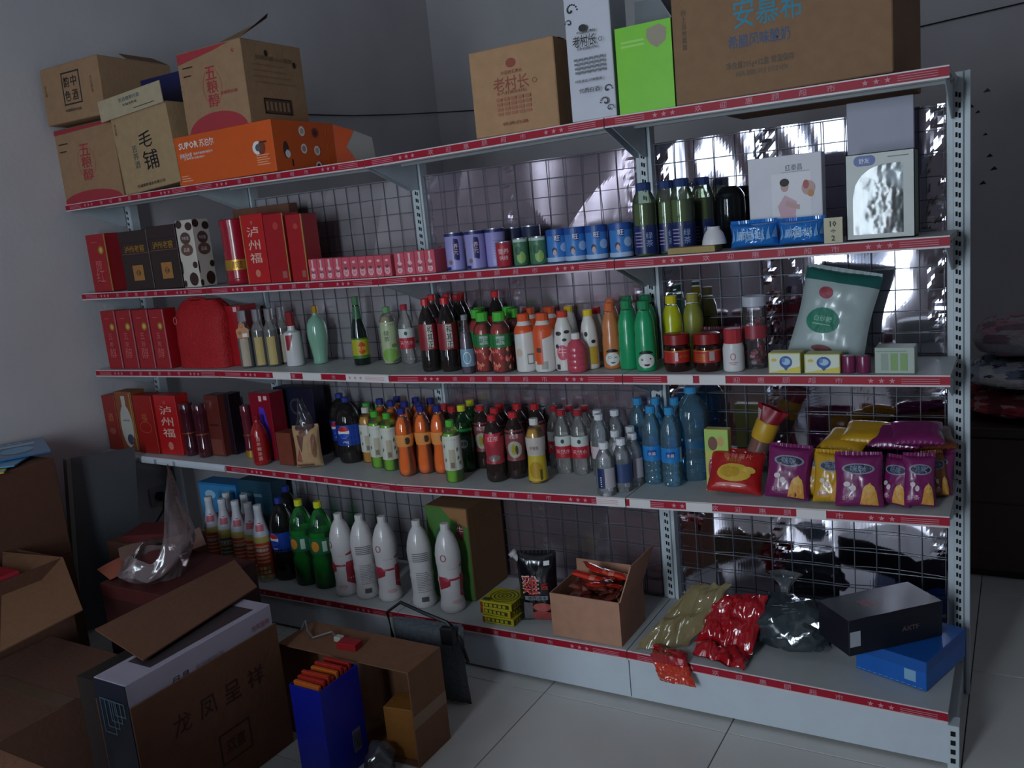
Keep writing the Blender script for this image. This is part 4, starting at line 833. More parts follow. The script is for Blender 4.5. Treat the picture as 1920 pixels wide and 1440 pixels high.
K = bkind(.20, .024, [(0, .01), (.9, 0), (1, .05), (1, .35), (.85, .6), (.45, .85), (.4, .91)], mat('#e8e0e4', .05, kind='clear'), (mat('#8a8a90', .4), .011, .91), (mat('#7a6a78', .1), .7), [(.12, .42, mat('#7aa0b8', .4), lambda p, r, a, b: p.ring(0, (a+b)/2, r*.6, (b-a)*.35, .003, WHT))])
B(K, '3', 881, 700, 'slim clear bottle with a blue ring label squeezed before the herbal teas', y=.015)
GCAP = mat('#4fb83c', .4); STRW = mat('#b8362c', .4)
def sbl(p, r, a, b): p.rect(-r*.35, a+.01, r*.45, b-.006, mat('#9fb8a4', .5)); p.txt('果汁', r*.05, (a+b)/2, .018, mat('#2c5a3c', .5)); p.rect(-r*1.3, a, -r*.7, b, mat('#2c7a3c', .5))
def sbx(h, r, rf):
    mb = MB(); rnd = random.Random(3)
    for i in range(34):
        a = rnd.uniform(0, 6.28); z = rnd.uniform(.01, .078); rr = r*1.0; x, y = rr*math.cos(a), rr*math.sin(a); s = .011
        ta = (-math.sin(a), math.cos(a))
        mb.add([(x-ta[0]*s*.6, y-ta[1]*s*.6, z), (x+math.cos(a)*.002, y+math.sin(a)*.002, z-s*.7), (x+ta[0]*s*.6, y+ta[1]*s*.6, z), (x+math.cos(a)*.003, y+math.sin(a)*.003, z+s)], [[0, 1, 3], [1, 2, 3], [0, 3, 2]], mat('#d8584c' if i % 3 else '#e08a70', .5))
    return [('fruit_print', mb.mesh('fruit_print', 0, fix=False), [])]
KS = bkind(.202, .0365, [(0, .01), (.9, 0), (1, .04), (1, .38), (.96, .42), (.96, .66), (.90, .74), (.60, .82), (.52, .85)], mat('#e8d4d0', .06, kind='clear'), (GCAP, .0215, .85), (STRW, .80), [(.42, .64, mat('#2f7a44', .45), sbl)], extra=sbx)
for px, py, lb in ((912, 698, 'leftmost of the front row'), (945, 699, 'middle of the front row'), (970, 690, 'right end of the front row')):
    B(KS, '3', px, py, 'strawberry juice bottle with a green cap, '+lb, 'bottle', 'green-capped strawberry juice bottles')
BROW(KS, '3', ((912, 675), (938, 672), (968, 670)), 'green-capped juice bottle in the back row of the third shelf', 'green-capped juices in the back row')
OR = mat('#e0582c', .4); OWH = mat('#dcd6d0', .35)
def ow(kind):
    def f(p, r, a, b):
        if kind == 0:
            p.poly([(-r*1.6, b-.03), (r*1.0, b-.02), (r*1.5, b), (-r*1.6, b)], OR); p.rect(r*.2, a+.02, r*.85, a+.055, mat('#8a8a88', .5)); p.rect(r*.28, a+.024, r*.77, a+.05, WHT); p.ell(-r*.6, a+.06, r*.3, .014, mat('#d8b8a0', .5))
        else:
            p.rect(-r*1.5, a+.03, -r*.1, b, OR); p.poly([(-r*1.5, b), (r*1.5, b), (r*.9, b-.035), (-r*.1, b-.045)], OR); p.rect(-r*.3, a+.004, r*.3, a+.03, mat('#a8a4a0', .5)); p.rect(-r*.8, a+.02, -r*.1, a+.09, OR); p.rect(-r*.7, a+.06, -r*.2, a+.075, mat('#5c3a30', .5))
    return f
KO = [bkind(.192, .0345, [(0, .01), (.92, 0), (1, .03), (1, .60), (.94, .72), (.66, .83), (.58, .87)], OWH, (OR, .021, .87), None, [(.03, .80, OWH, ow(i))]) for i in (0, 1)]
B(KO[0], '3', 990, 698, 'orange and white milk drink bottle, left one of two in front', 'bottle', 'orange and white milk drinks')
B(KO[1], '3', 1026, 698, 'orange and white milk drink bottle, right one of two in front', 'bottle', 'orange and white milk drinks')
BROW(KO[1], '3', ((1008, 676), (1056, 672)), 'orange-capped milk drink bottle in the row behind the front pair', 'orange-capped milk drinks behind')
def cowf(p, r, a, b):
    for x, z, rx, rz in ((-.5, .85, .35, .05), (.4, .88, .3, .04), (.1, .70, .22, .035), (-.7, .55, .2, .05)): p.ell(x*r, a+(b-a)*z, rx*r, (b-a)*rz, mat('#3c3034', .5))
    p.ell(-r*.15, a+(b-a)*.40, r*.6, (b-a)*.18, mat('#d05468', .5)); p.txt('牛', -r*.15, a+(b-a)*.42, .03, LPNK); p.rect(-r*.9, a, -r*.5, a+(b-a)*.12, mat('#3c3034', .5))
WBT = [(0, .01), (.92, 0), (1, .03), (1, .52), (.92, .62), (.84, .70), (.80, .76), (.56, .86), (.5, .89)]
K = bkind(.194, .0325, WBT, OWH, (mat('#d0402c', .4), .018, .89), None, [(.03, .74, OWH, cowf)])
B(K, '3', 1065, 697, 'white milk drink bottle with dark cow patches and a red cap', 'bottle')
def ribs(p, r, a, b): pass
PKR = [(0, .01), (.85, 0), (1, .06), (1, .16), (.96, .18), (1, .20), (1, .32), (.96, .34), (1, .36), (1, .48), (.96, .50), (1, .52), (.98, .60), (.80, .74), (.5, .82), (.42, .85)]
K = bkind(.124, .033, PKR, mat('#c44a5c', .25, coat=.3), (mat('#e4dede', .4), .014, .84), None, [])
B(K, '3', 1084, 699, 'small ribbed pink drink bottle with a white cap at the shelf front')
def yc(p, r, a, b):
    p.rect(r*.0, a+.01, r*.9, a+(b-a)*.5, mat('#c8a434', .5)); p.ell(-r*.3, a+(b-a)*.8, r*.2, .008, INK); p.ell(r*.5, a+(b-a)*.62, r*.25, .006, INK); p.rect(-r*.8, a+.02, -r*.4, a+.05, mat('#c8a434', .5))
K = bkind(.191, .029, WBT, OWH, (mat('#e0c030', .4), .016, .89), None, [(.03, .74, OWH, yc)])
B(K, '3', 1104, 694, 'white milk drink bottle with a yellow cap, in front', 'bottle')
B(K, '3', 1084, 674, 'yellow-capped milk drink bottle standing in the second row', 'bottle')
K = bkind(.191, .027, WBT, OWH, (mat('#c8202c', .4), .015, .89), None, [(.03, .74, OWH, lambda p, r, a, b: p.rect(-r*.5, a+.01, r*.5, a+.04, mat('#b8867a', .5)))])
B(K, '3', 1125, 686, 'slim white milk drink bottle with a deep red cap beside the orange-bodied bottle', 'bottle')
def face(eye):
    def f(p, r, a, b):
        W_ = mat('#dcd8d4', .4); z = a+(b-a)*.26
        p.ell(r*.05, z, r*.85, (b-a)*.22, W_); p.ell(r*.05, z+.022, r*.70, .010, BLK, a0=0, a1=180)
        if eye: p.txt('×', -r*.35, z+.004, .008, BLK); p.ell(r*.45, z+.006, .0025, .0025, BLK, n=8); p.ell(r*.08, z-.010, .009, .006, BLK, a0=180, a1=360)
        else: p.ring(-r*.25, z+.006, .006, .004, .0015, mat('#4a78a8', .5)); p.rect(r*.25, z+.004, r*.6, z+.006, BLK); p.ell(r*.08, z-.010, .008, .004, BLK, a0=180, a1=360)
    return f
FB = [(0, .01), (.90, 0), (1, .03), (1, .44), (.94, .51), (.98, .60), (.92, .69), (.76, .78), (.60, .84), (.57, .86)]
OB = mat('#c87a48', .3, coat=.4); GBm = mat('#1f9a62', .3, coat=.4)
K = bkind(.209, .029, FB, OB, (mat('#d8683a', .4), .0165, .88), None, [(.03, .50, OB, face(0))])
B(K, '3', 1152, 692, 'orange-brown bottle with a printed winking face', 'bottle')
B(K, '3', 1172, 672, 'orange-capped bottle behind the printed winking face one', 'bottle')
K = bkind(.215, .032, FB, GBm, (mat('#1f8a58', .4), .0185, .88), None, [(.03, .50, GBm, face(1))]); KGb = bkind(.215, .032, FB, GBm, (mat('#1f8a58', .4), .0185, .88), None, [])
B(KGb, '3', 1182, 693, 'plain green bottle with green cap left of the laughing face bottle', 'bottle')
B(K, '3', 1214, 697, 'green bottle with a printed laughing face', 'bottle')
B(KGb, '3', 1204, 668, 'green bottle in the row behind the laughing face bottle', 'bottle', 'green bottles behind')
B(KGb, '3', 1235, 668, 'green bottle half hidden by the upright right of the laughing face bottle', 'bottle', 'green bottles behind')
YL = mat('#c4c420', .3, coat=.4); K = bkind(.215, .033, FB, YL, (mat('#e0cc20', .4), .018, .88), None, [(.32, .48, YL, lambda p, r, a, b: p.txt('柠檬', 0, (a+b)/2, .015, mat('#7a7a20', .5)))])
B(K, '3', 1266, 0, 'bright yellow bottle standing behind the red-lidded jars', y=.16)
B(bkind(.215, .033, FB, mat('#8a8a34', .3), (mat('#9a9440', .4), .018, .88)), '3', 1300, 0, 'dull olive bottle behind the two red-lidded jars', y=.19)
JRM = mat('#2c0f0c', .1, coat=.5)
def jarl(p, r, a, b): p.rect(-r*.12, a+.006, r*.12, b-.006, LPNK); p.rect(-r*1.5, b-.004, r*1.5, b-.002, GOLD); p.txt('老干妈', r*.6, (a+b)/2, .010, GOLD)
def jar2(p, r, a, b): p.rect(r*.2, a+.006, r*.6, b-.004, mat('#b09a98', .5)); p.rect(-r*1.5, b-.004, r*1.5, b-.002, GOLD); [p.rect(-r*.9, a+.006+.006*i, -r*.1, a+.008+.006*i, GOLD) for i in range(4)]
for i, (px, f_) in enumerate(((1272, jarl), (1328, jar2))):
    K = bkind(.112, .040, [(0, .01), (.9, 0), (1, .05), (1, .60), (.97, .68), (.86, .72)], JRM, (mat('#8f1c1c', .35), .039, .72), None, [(.24, .58, mat('#b02620', .4), f_)], capg=.015)
    B(K, '3', px, 698, 'dark sauce jar with a red lid, '+['left, its label figure facing out', 'right, showing the barcode side'][i], 'jar', 'red-lidded sauce jars', name='sauce_jar')
K = bkind(.124, .030, [(0, .01), (.92, 0), (1, .03), (1, .56), (.92, .64), (.90, .66)], mat('#d6d2d2', .35), (mat('#b03038', .35), .0265, .66), None, [(.05, .55, mat('#d6d2d2', .4), lambda p, r, a, b: (p.ring(0, a+(b-a)*.62, .008, .010, .002, mat('#c06070', .5)), p.rect(-.012, a+(b-a)*.32, .012, a+(b-a)*.36, mat('#c07a80', .5)), p.rect(-.008, a+(b-a)*.24, .008, a+(b-a)*.27, mat('#c07a80', .5))))])
B(K, '3', 1377, 698, 'white powder bottle with a red cap next to the sauce jars', 'bottle')
t = B(bkind(.211, .034, [(0, .01), (.94, 0), (1, .02), (1, .84), (.9, .88)], mat('#eeecf0', .06, kind='clear'), (mat('#b8b8c4', .4), .034, .86), None, [(.42, .60, mat('#9c3440', .4), None)], capg=.02), '3', 1419, 692, 'tall clear snack jar with a pale lid and red wrappers inside', 'jar', name='snack_jar')
mb = MB(); rnd = random.Random(5)
for i in range(26): mb.lathe([(.0, 0), (.009, .004), (.010, .012), (0, .018)], mat(rnd.choice(['#a84450', '#c0606c', '#8f3038', '#c8a8ac']), .35), 7, c=(rnd.uniform(-.020, .020), rnd.uniform(-.020, .020), .004+rnd.random()*.13))
obj('wrapped_sweets', mb, t, kind='stuff')
# soap boxes
SOAPY = mat('#d0c878', .5)
def soap(p, w, h):
    p.rect(-w*.46, h*.06, w*.48, h*.94, mat('#d8dcc8', .5)); p.poly([(-w*.46, h*.06), (w*.48, h*.06), (w*.48, h*.34), (-w*.1, h*.16)], mat('#d8c448', .5))
    p.ell(w*.05, h*.56, w*.20, h*.30, mat('#2a4f98', .5)); p.poly([(-w*.1, h*.45), (w*.2, h*.45), (w*.05, h*.12)], mat('#2a4f98', .5)); p.ell(w*.06, h*.58, w*.13, h*.17, mat('#9cc0d8', .5)); p.ell(-w*.02, h*.66, w*.05, h*.12, mat('#5c80b8', .5)); p.ell(-w*.32, h*.66, w*.08, h*.08, mat('#d8b040', .5))
for i, (a, b, tp) in enumerate(((1441, 1502, 662), (1508, 1576, 664))):
    GB('soap_box', 'yellow and white soap box with a blue shield emblem, '+['left', 'right'][i]+' one of two', '3', a, b, tp, .018, .055, SOAPY, cat='soap', pr={'front': soap}, group='yellow soap boxes')
K = bkind(.046, .018, [(0, .02), (.95, 0), (1, .08), (1, .9), (.9, 1)], mat('#7a2850', .3, coat=.4), None)
for i, px in enumerate((1592, 1620)): B(K, '3', px, 700, 'small plum-coloured tin right of the soap, '+['left', 'right'][i]+' of two', 'tin', 'small plum tins', y=.02, name='small_tin')
def med(p, w, h):
    for i, m_ in enumerate(('#8f9c90', '#7fa060', '#7fa060')): p.rect(-w*.34+w*.24*i, h*.12, -w*.16+w*.24*i, h*.78, mat(m_, .5))
    p.rect(-w*.46, h*.84, w*.3, h*.88, mat('#8a9a90', .5))
GB('carton_box', 'flat white and green box right of the plum tins', '3', 1640, 1716, 652, .018, .07, mat('#aab4a8', .5), pr={'front': med})
# white/green bag
def mbag(p, w, h):
    p.ell(-w*.12, h*.40, w*.24, h*.15, mat('#1f7a60', .5)); p.ell(-w*.16, h*.72, w*.10, h*.07, mat('#a03a48', .5)); p.txt('白砂糖', -w*.12, h*.42, .017, mat('#8cc0a8', .5)); p.rect(-w*.26, h*.35, w*.0, h*.36, mat('#8cc0a8', .5)); p.ell(-w*.05, h*.08, w*.14, h*.04, mat('#7a4a50', .5))
q = PY('3', 1545, .12)
pouch('food_bag', 'white and green plastic food bag propped behind the soap boxes', 'bag', .20, .25, .07, mat('#a8b4b4', .25, coat=.5), (q.x, .13, surf('3', q.x)+.002), rx=math.radians(-14), ry=math.radians(12), art=mbag, mfn=lambda u, v: mat('#27635c', .3) if v > .86 else mat('#a8b4b4', .25, coat=.5), seed=4)
pouch('dark_packet', 'dark maroon packet lying behind the powder bottle', 'package', .15, .10, .05, mat('#5a2030', .35), (PY('3', 1330, .2).x+.05, .21, surf('3', 2.9)+.002), seed=9)
# ================================================================ SECOND LEVEL
def bot(px, py): return PP('2', px, py)
def GBz(name, label, l, pxl, pxr, py, pt, d, m, cat='box', **k):   # front-bottom edge seen at pixel row py
    q = PP(l, (pxl+pxr)/2, py); return GB(name, label, l, pxl, pxr, pt, q.y, d, m, cat, **k)
def wbot(p, w, h): p.rect(-w*.46, h*.02, w*.46, h*.98, mat('#8a4a2a', .5)); p.ell(0, h*.42, w*.36, h*.36, mat('#b8b4ac', .45)); p.rect(-w*.12, h*.74, w*.12, h*.93, mat('#b8b4ac', .45)); p.ell(w*.1, h*.20, w*.2, h*.09, mat('#4c4a5c', .5)); p.txt('五粮特曲', 0, h*.52, .008, mat('#4c4a5c', .5), w=w*.4); p.rect(w*.38, h*.02, w*.46, h*.98, mat('#b87a3c', .4))
GBz('gift_box', 'narrow dull red gift box at the wall end of the second shelf', '2', 207, 231, 843, 742, .075, mat('#8f2620', .4), pr={'front': lambda p, w, h: (p.txt('酒', 0, h*.6, w*.4, mat('#b86a40', .5)), p.ell(0, h*.35, w*.25, h*.06, mat('#a0503a', .5)))})
GBz('gift_box', 'brown gift box printed with a white bottle, second from the wall', '2', 232, 263, 846, 735, .075, mat('#8c4f2c', .4), pr={'front': wbot})
GBz('gift_box', 'red gift box with a faint gold ring between printed-bottle box and bright box', '2', 265, 300, 850, 742, .075, mat('#a01c18', .4), pr={'front': lambda p, w, h: (p.ring(0, h*.45, w*.32, h*.10, .003, mat('#b85a30', .5)), p.txt('福', 0, h*.62, w*.3, mat('#b85a30', .5)))})
GBz('gift_box', 'bright red gift box with pale vertical characters on the second shelf', '2', 304, 345, 853, 742, .07, BRED, pr={'front': fu})
def capsule(h, r, m, key):
    K = {'h': h, 'r': r, 'parts': [('canister_body', MB().lathe([(r*.9, 0), (r, .004), (r, .045), (r*.94, .05), (r*.94, h-.05), (r, h-.045), (r, h-.004), (r*.9, h)], m, 26).mesh('canister_body', 40), []),
        ('ring_band', MB().lathe([(r+.0008, h*.42), (r+.0008, h*.45)], mat('#a0503c', .3, .5), 26, bot=False, top=False).mesh('ring_band', 40, fix=False), [])]}
    return K
BURG = mat('#4a1826', .15, coat=.8); KC = capsule(.235, .030, BURG, 1)
for px, py, lb in ((363, 855, 'front left one beside the bright red box'), (388, 858, 'front right one, nearest the shelf edge')): B(KC, '2', px, py, 'glossy burgundy liquor canister, '+lb, 'canister', 'glossy burgundy canisters', name='liquor_canister')
GB('gift_box', 'brownish see-through gift box behind the burgundy canisters', '2', 398, 424, 742, .055, .07, mat('#6a2c26', .25, coat=.6), pr={'front': lambda p, w, h: (p.rect(-w*.4, h*.02, w*.4, h*.28, mat('#7c4034', .5)), p.rect(-w*.3, h*.5, w*.3, h*.53, mat('#3c1814', .5)))})
GB('gift_box', 'very dark gift box right of the brownish one', '2', 426, 444, 740, .09, .07, mat('#231420', .3, coat=.4))
B(capsule(.235, .032, mat('#3c2c4c', .15, coat=.8), 2), '2', 456, 845, 'violet tinted liquor canister deep on the second shelf', 'canister', name='liquor_canister')
CP = capsule(.225, .024, mat('#6a2432', .12, coat=.8), 3); CP['parts'].append(('gold_foot', MB().lathe([(.0245, 0), (.0245, .03)], GOLD, 24, bot=False, top=False).mesh('gf', 40, fix=False), []))
B(CP, '2', 474, 858, 'slim clear-fronted canister with a gold foot behind the red bottle', 'canister', name='liquor_canister')
def gb3(p, w, h): p.rect(-w*.02, h*.88, w*.12, h*.96, LPNK); p.rect(w*.22, h*.90, w*.38, h*.96, LPNK); p.poly([(-w*.05, h*.80), (w*.18, h*.78), (w*.34, h*.40), (w*.28, h*.25), (w*.05, h*.52), (-w*.08, h*.58)], mat('#5c3cc8', .3)); p.txt('郎', -w*.26, h*.62, .026, LPNK)  # the violet polygon is glare on the box, painted in as flat colour
GB('gift_box', 'red gift box with a painted violet glare patch behind the slim red bottle', '2', 483, 522, 738, .07, .08, mat('#8f1428', .3, coat=.5), pr={'front': gb3})
RB = mat('#a01a20', .22, coat=.5)
K = bkind(.194, .036, [(0, .01), (.86, 0), (1, .04), (.97, .10), (.97, .52), (.92, .66), (.62, .78), (.34, .86), (.30, .90)], RB, (mat('#8c141c', .3), .0125, .90), None, [], extra=None)
def rbl(p, r, a, b): p.txt('百年糊涂酒', 0, (a+b)/2, .016, mat('#d8a898', .5), vert=True, gap=1.25)
K = bkind(.205, .036, [(0, .01), (.86, 0), (1, .04), (.97, .10), (.97, .52), (.92, .66), (.62, .78), (.34, .86), (.30, .90)], RB, (mat('#8c141c', .3), .0125, .90), None, [(.10, .58, RB, rbl)])
B(K, '2', 494, 873, 'short red ceramic bottle with a column of pale characters at the shelf front')
GB('gift_box', 'large navy gift box in shadow behind the kraft paper packet', '2', 528, 602, 728, .175, .07, mat('#15182e', .4), pr={'front': lambda p, w, h: (p.ring(w*.05, h*.72, .035, .035, .01, mat('#3a3440', .5)), p.rect(w*.12, h*.2, w*.34, h*.55, mat('#4c4038', .6)), p.txt('止', -w*.42, h*.60, .03, WHT), p.ell(-w*.42, h*.88, .012, .014, mat('#c03040', .5)))})
GB('cardboard_box', 'low reddish brown carton left of the kraft paper packet', '2', 524, 552, 812, .03, .07, mat('#7a3420', .8, kind='card'))
# kraft packet under clear bag
KRF = mat('#b8926c', .85, kind='card'); q = PP('2', 573, 880)
def kr(p, w, h): p.poly([(-w*.3, h*.85), (-w*.05, h*.80), (-w*.2, h*.40), (-w*.28, h*.62)], mat('#6a3a30', .6)); p.rect(-w*.45, h*.05, w*.2, h*.10, mat('#7a5040', .6)); p.ell(w*.3, h*.55, w*.10, h*.3, mat('#8a5c44', .6)); p.poly([(-w*.42, h*.2), (-w*.2, h*.15), (-w*.3, h*.5)], mat('#9a5040', .6)); p.ell(-w*.1, h*.88, w*.12, h*.08, mat('#7a4a34', .6))
t = pouch('paper_packet', 'kraft paper packet inside a tall clear plastic bag', 'package', .105, .165, .06, KRF, (q.x, q.y+.03, surf('2', q.x)+.002), rz=.5, art=kr, seed=2, wr=.003)
obj('clear_bag', MB().grid(lambda u, v: ((.050*(1-.80*v))*math.cos(u*6.283)*(1+.1*noise.noise(Vector((u*6, v*5, 1))))-.02*max(0, v-.6), (.026*(1-.6*v))*math.sin(u*6.283)*(1+.25*noise.noise(Vector((u*9, v*6, 3)))), .125+.145*v+.01*math.sin(u*19)*v**4), 40, 24, mat('#b8b4c4', .15, kind='clear')), t, sharp=60, fix=False)
# pepsi style
PB = mat('#1c3f9c', .35)
def pep(p, r, a, b):
    z = a+(b-a)*.66; R_ = min(r*.52, (b-a)*.30); p.ell(-r*.45, z, R_, R_, WHT); p.ell(-r*.45, z+R_*.12, R_*.95, R_*.85, mat('#c42432', .4), a0=8, a1=172, n=14); p.ell(-r*.45, z-R_*.18, R_*.92, R_*.78, mat('#1a49b8', .4), a0=188, a1=352, n=14); p.poly([(-r*.45-R_, z+R_*.05), (-r*.45, z-R_*.16), (-r*.45+R_, z+R_*.12), (-r*.45, z+R_*.16)], WHT)
    p.txt('pepsi', -r*.3, a+(b-a)*.20, .010, WHT)
KP = bkind(.262, .052, BIG, mat('#9a8a88', .05, kind='clear'), (mat('#28388c', .4), .0165, .93), (COLA, .84), [(.28, .60, PB, pep)])
B(KP, '2', 674, 866, 'large cola bottle with a dark blue label at the left of the second shelf drinks', 'bottle', turn=.1)
B(KP, '2', 706, 842, 'second cola bottle with dark blue label standing behind the first', 'bottle')
# white-label green drinks
GL = mat('#8ec43c', .15)
def wl(p, r, a, b):
    p.rect(-r*.32, a+(b-a)*.02, r*.34, a+(b-a)*.62, mat('#b8ae94', .5)); 
    for x, z in ((-.75, .3), (.7, .35), (-.8, .7), (.65, .6), (.85, .2)): p.poly([(r*x-.003, a+(b-a)*z-.008), (r*x+.003, a+(b-a)*z), (r*x+.001, a+(b-a)*z+.010), (r*x-.004, a+(b-a)*z+.003)], mat('#5c7a4c', .5))
    p.rect(-r*.2, a+(b-a)*.08, r*.2, a+(b-a)*.24, mat('#7a6c5c', .5))
KWL = bkind(.222, .033, STRAIGHT, mat('#e6eec8', .05, kind='clear'), (GCAP, .0155, .90), (GL, .80), [(.20, .76, mat('#d4d2c6', .45), wl)])
KWW = bkind(.222, .033, STRAIGHT, mat('#f6ead0', .05, kind='clear'), (mat('#d8d4cc', .4), .0155, .90), (mat('#c89a3c', .15), .84), [(.20, .70, mat('#d4d2c6', .45), wl)])
B(KWW, '2', 716, 862, 'honey coloured tea bottle with white cap and white label beside the cola', 'bottle')
for px, py, lb in ((738, 882, 'foremost left of the orange sodas'), (722, 876, 'leftmost by the orange sodas'), (726, 852, 'middle of that group by the orange sodas'), (750, 852, 'second from the back by the orange sodas')):
    B(KWL, '2', px, py, 'white-labelled green tea bottle with green cap, '+lb, 'bottle', 'green-capped tea bottles')
B(KWL, '2', 855, 905, 'white-labelled green tea bottle standing alone before the orange sodas', 'bottle')
FO = mat('#ea8424', .12, coat=.3); BCAP = mat('#262c7c', .4)
def fl(p, r, a, b): p.ell(r*.4, (a+b)/2, r*.3, (b-a)*.3, mat('#3c3a30', .5)); p.txt('美年达', -r*.3, (a+b)/2, .012, mat('#f0a060', .5))
KF = bkind(.256, .034, WAIST, mat('#fbe6cc', .05, kind='clear'), (BCAP, .0155, .91), (FO, .87), [(.44, .62, mat('#ec9850', .35), fl)])
for px, py, lb in ((767, 894, 'leftmost in front'), (803, 889, 'second in front'), (831, 889, 'third in front, behind the lone green tea')):
    B(KF, '2', px, py, 'orange soda bottle with navy cap, '+lb, 'bottle', 'orange soda bottles')
BROW(KF, '2', ((800, 862), (826, 860), (790, 842), (818, 838), (848, 842), (862, 850), (870, 826)), 'orange soda bottle in the rows behind the front three', 'orange soda bottles in the back rows')
SP = mat('#1c6a34', .08, coat=.4); YCAP = mat('#d8d430', .4)
KSp = bkind(.249, .034, PET, mat('#8cd8a0', .05, kind='clear'), (YCAP, .0155, .91), (SP, .70), [(.32, .56, mat('#2c5a44', .35), lambda p, r, a, b: (p.ell(0, (a+b)/2, r*.5, (b-a)*.28, mat('#b0c8b8', .4)), p.txt('雪碧', 0, (a+b)/2, .014, mat('#1c4a8c', .4)))), (.62, .66, mat('#2cc868', .35), None)])
B(KSp, '2', 886, 884, 'green soda bottle with a yellow cap, front one on the second shelf', 'bottle'); B(KSp, '2', 905, 866, 'green soda bottle with a yellow cap, just behind the front one', 'bottle')
DT = mat('#3a1612', .08, coat=.4); RCAP = mat('#c42a30', .4)
def rt(kind):
    def f(p, r, a, b):
        if kind == 0: p.poly([(-r*.9, b), (r*.9, b), (r*.6, b-.02), (0, b-.05), (-r*.8, b-.025)], mat('#c83040', .4)); p.txt('红茶', 0, b-.018, .018, LPNK); p.ell(0, a+.02, r*.6, .012, mat('#9a8a88', .3, .5))
        else: p.txt('冰红茶', 0, b-.020, .016, LPNK, w=.034); p.ell(0, a+(b-a)*.38, r*.75, (b-a)*.28, mat('#b8b0a0', .4)); p.ell(-r*.1, a+(b-a)*.38, r*.2, (b-a)*.2, mat('#a8a03c', .4)); p.ell(r*.2, a+(b-a)*.36, r*.14, (b-a)*.16, mat('#5c4a2c', .4))
    return f
KRt = [bkind(.236, .0365, WAIST, mat('#c0a098', .05, kind='clear'), (RCAP, .0165, .91), (DT, .87), [(.28, .74, mat('#a8323e' if i == 0 else '#8f4a4c', .35), rt(i))]) for i in (0, 1)]
B(KRt[0], '2', 934, 905, 'dark tea bottle with red cap and plain red label, left in front', 'bottle', 'red-capped dark tea bottles')
B(KRt[1], '2', 972, 899, 'dark tea bottle with red cap and a cup on its label, right in front', 'bottle', 'red-capped dark tea bottles')
BROW(KRt[1], '2', ((925, 870), (950, 872), (976, 872), (962, 850), (992, 850), (1010, 868), (930, 848)), 'red-capped dark tea bottle in the rows behind the front pair', 'red-capped dark teas in the back rows')
def yl(p, r, a, b): p.rect(-r*2.8, b-(b-a)*.42, r*2.8, b, mat('#c4b8b0', .4)); p.ell(-r*.1, a+(b-a)*.25, r*.7, (b-a)*.2, mat('#b88c20', .4)); p.rect(r*.3, a+.004, r*.55, a+.04, mat('#5c4c20', .5)); p.txt('柠檬茶', -r*.1, a+(b-a)*.76, .014, mat('#8c5c3c', .5), w=.03)
K = bkind(.222, .034, [(0, .01), (.92, 0), (1, .03), (.90, .35), (.86, .45), (.94, .62), (.94, .74), (.72, .83), (.5, .88), (.45, .90)], mat('#f4ece0', .05, kind='clear'), (mat('#dcd8d4', .4), .0155, .90), (mat('#c8a030', .15), .84), [(.04, .72, mat('#ccb034', .4), yl)])
B(K, '2', 1011, 907, 'yellow lemon tea bottle with a white cap standing in front')
for px, py, lb in ((1069, 887, 'leftmost'), (1096, 886, 'middle'), (1118, 880, 'rightmost, behind the small waters')): B(KW, '2', px, py, 'mineral water with red and white label, second shelf, '+lb, 'bottle', 'red and white labelled waters')
BROW(KW, '2', ((1084, 858), (1124, 854)), 'red-capped mineral water bottle in the second row', 'red-capped waters in the second row')
WC = mat('#e2e2e6', .4); CLW = mat('#f2f4f8', .04, kind='water')
def sw(p, r, a, b): p.rect(-r*.85, a, -r*.05, b, mat('#1c2c5c', .4)); p.rect(0, a, r*1.2, b, mat('#b8b0b8', .4)); p.txt('ALKAQUA', -r*.45, (a+b)/2, .006, WHT, w=.02) if 0 else None; [p.rect(-r*.5, a+.006+.007*i, -r*.35, a+.009+.007*i, WHT) for i in range(5)]
KSW = bkind(.170, .0305, [(0, .01), (.9, 0), (1, .04), (1, .62), (.94, .68), (.66, .80), (.48, .86), (.48, .88)], CLW, (WC, .0155, .88), None, [(.16, .54, CLW, sw)])
KSW2 = bkind(.170, .0305, [(0, .01), (.9, 0), (1, .04), (1, .62), (.94, .68), (.66, .80), (.48, .86), (.48, .88)], CLW, (WC, .0155, .88), None, [(.18, .54, mat('#3c4c78', .4), None)])
B(KSW, '2', 1139, 932, 'small clear water with a white cap and navy band, at the shelf edge', 'bottle', 'small clear waters'); B(KSW2, '2', 1170, 924, 'small clear water with a full blue label right of the foremost one', 'bottle', 'small clear waters')
BROW(KSW, '2', ((1192, 912), (1160, 905), (1195, 892)), 'small clear water bottle with white cap in the rows behind', 'small clear waters in the rows behind')
KSM = bkind(.215, .031, WATER, CLW, (WC, .0155, .91), None, [(.30, .50, mat('#d8c4c8', .4), None)])
for px, py, lb in ((1131, 896, 'nearest the red-labelled waters'), (1148, 882, 'second'), (1163, 872, 'third')): B(KSM, '2', px, py, 'taller white-capped water bottle in a receding line, '+lb, 'bottle', 'taller white-capped waters')
BW = mat('#a8dcf2', .04, kind='water'); BCP = mat('#3a94cc', .35)
def bwl(p, r, a, b): p.rect(-r*.5, a+(b-a)*.35, r*.4, a+(b-a)*.75, mat('#1c4a9c', .4)); p.txt('水易', -r*.05, (a+b)/2, .012, WHT); p.rect(r*1.0, a, r*1.4, b, mat('#a8c8dc', .4))
KBW = bkind(.253, .032, WATER, BW, (BCP, .0155, .91), None, [(.31, .50, mat('#2c84c8', .3), bwl)])
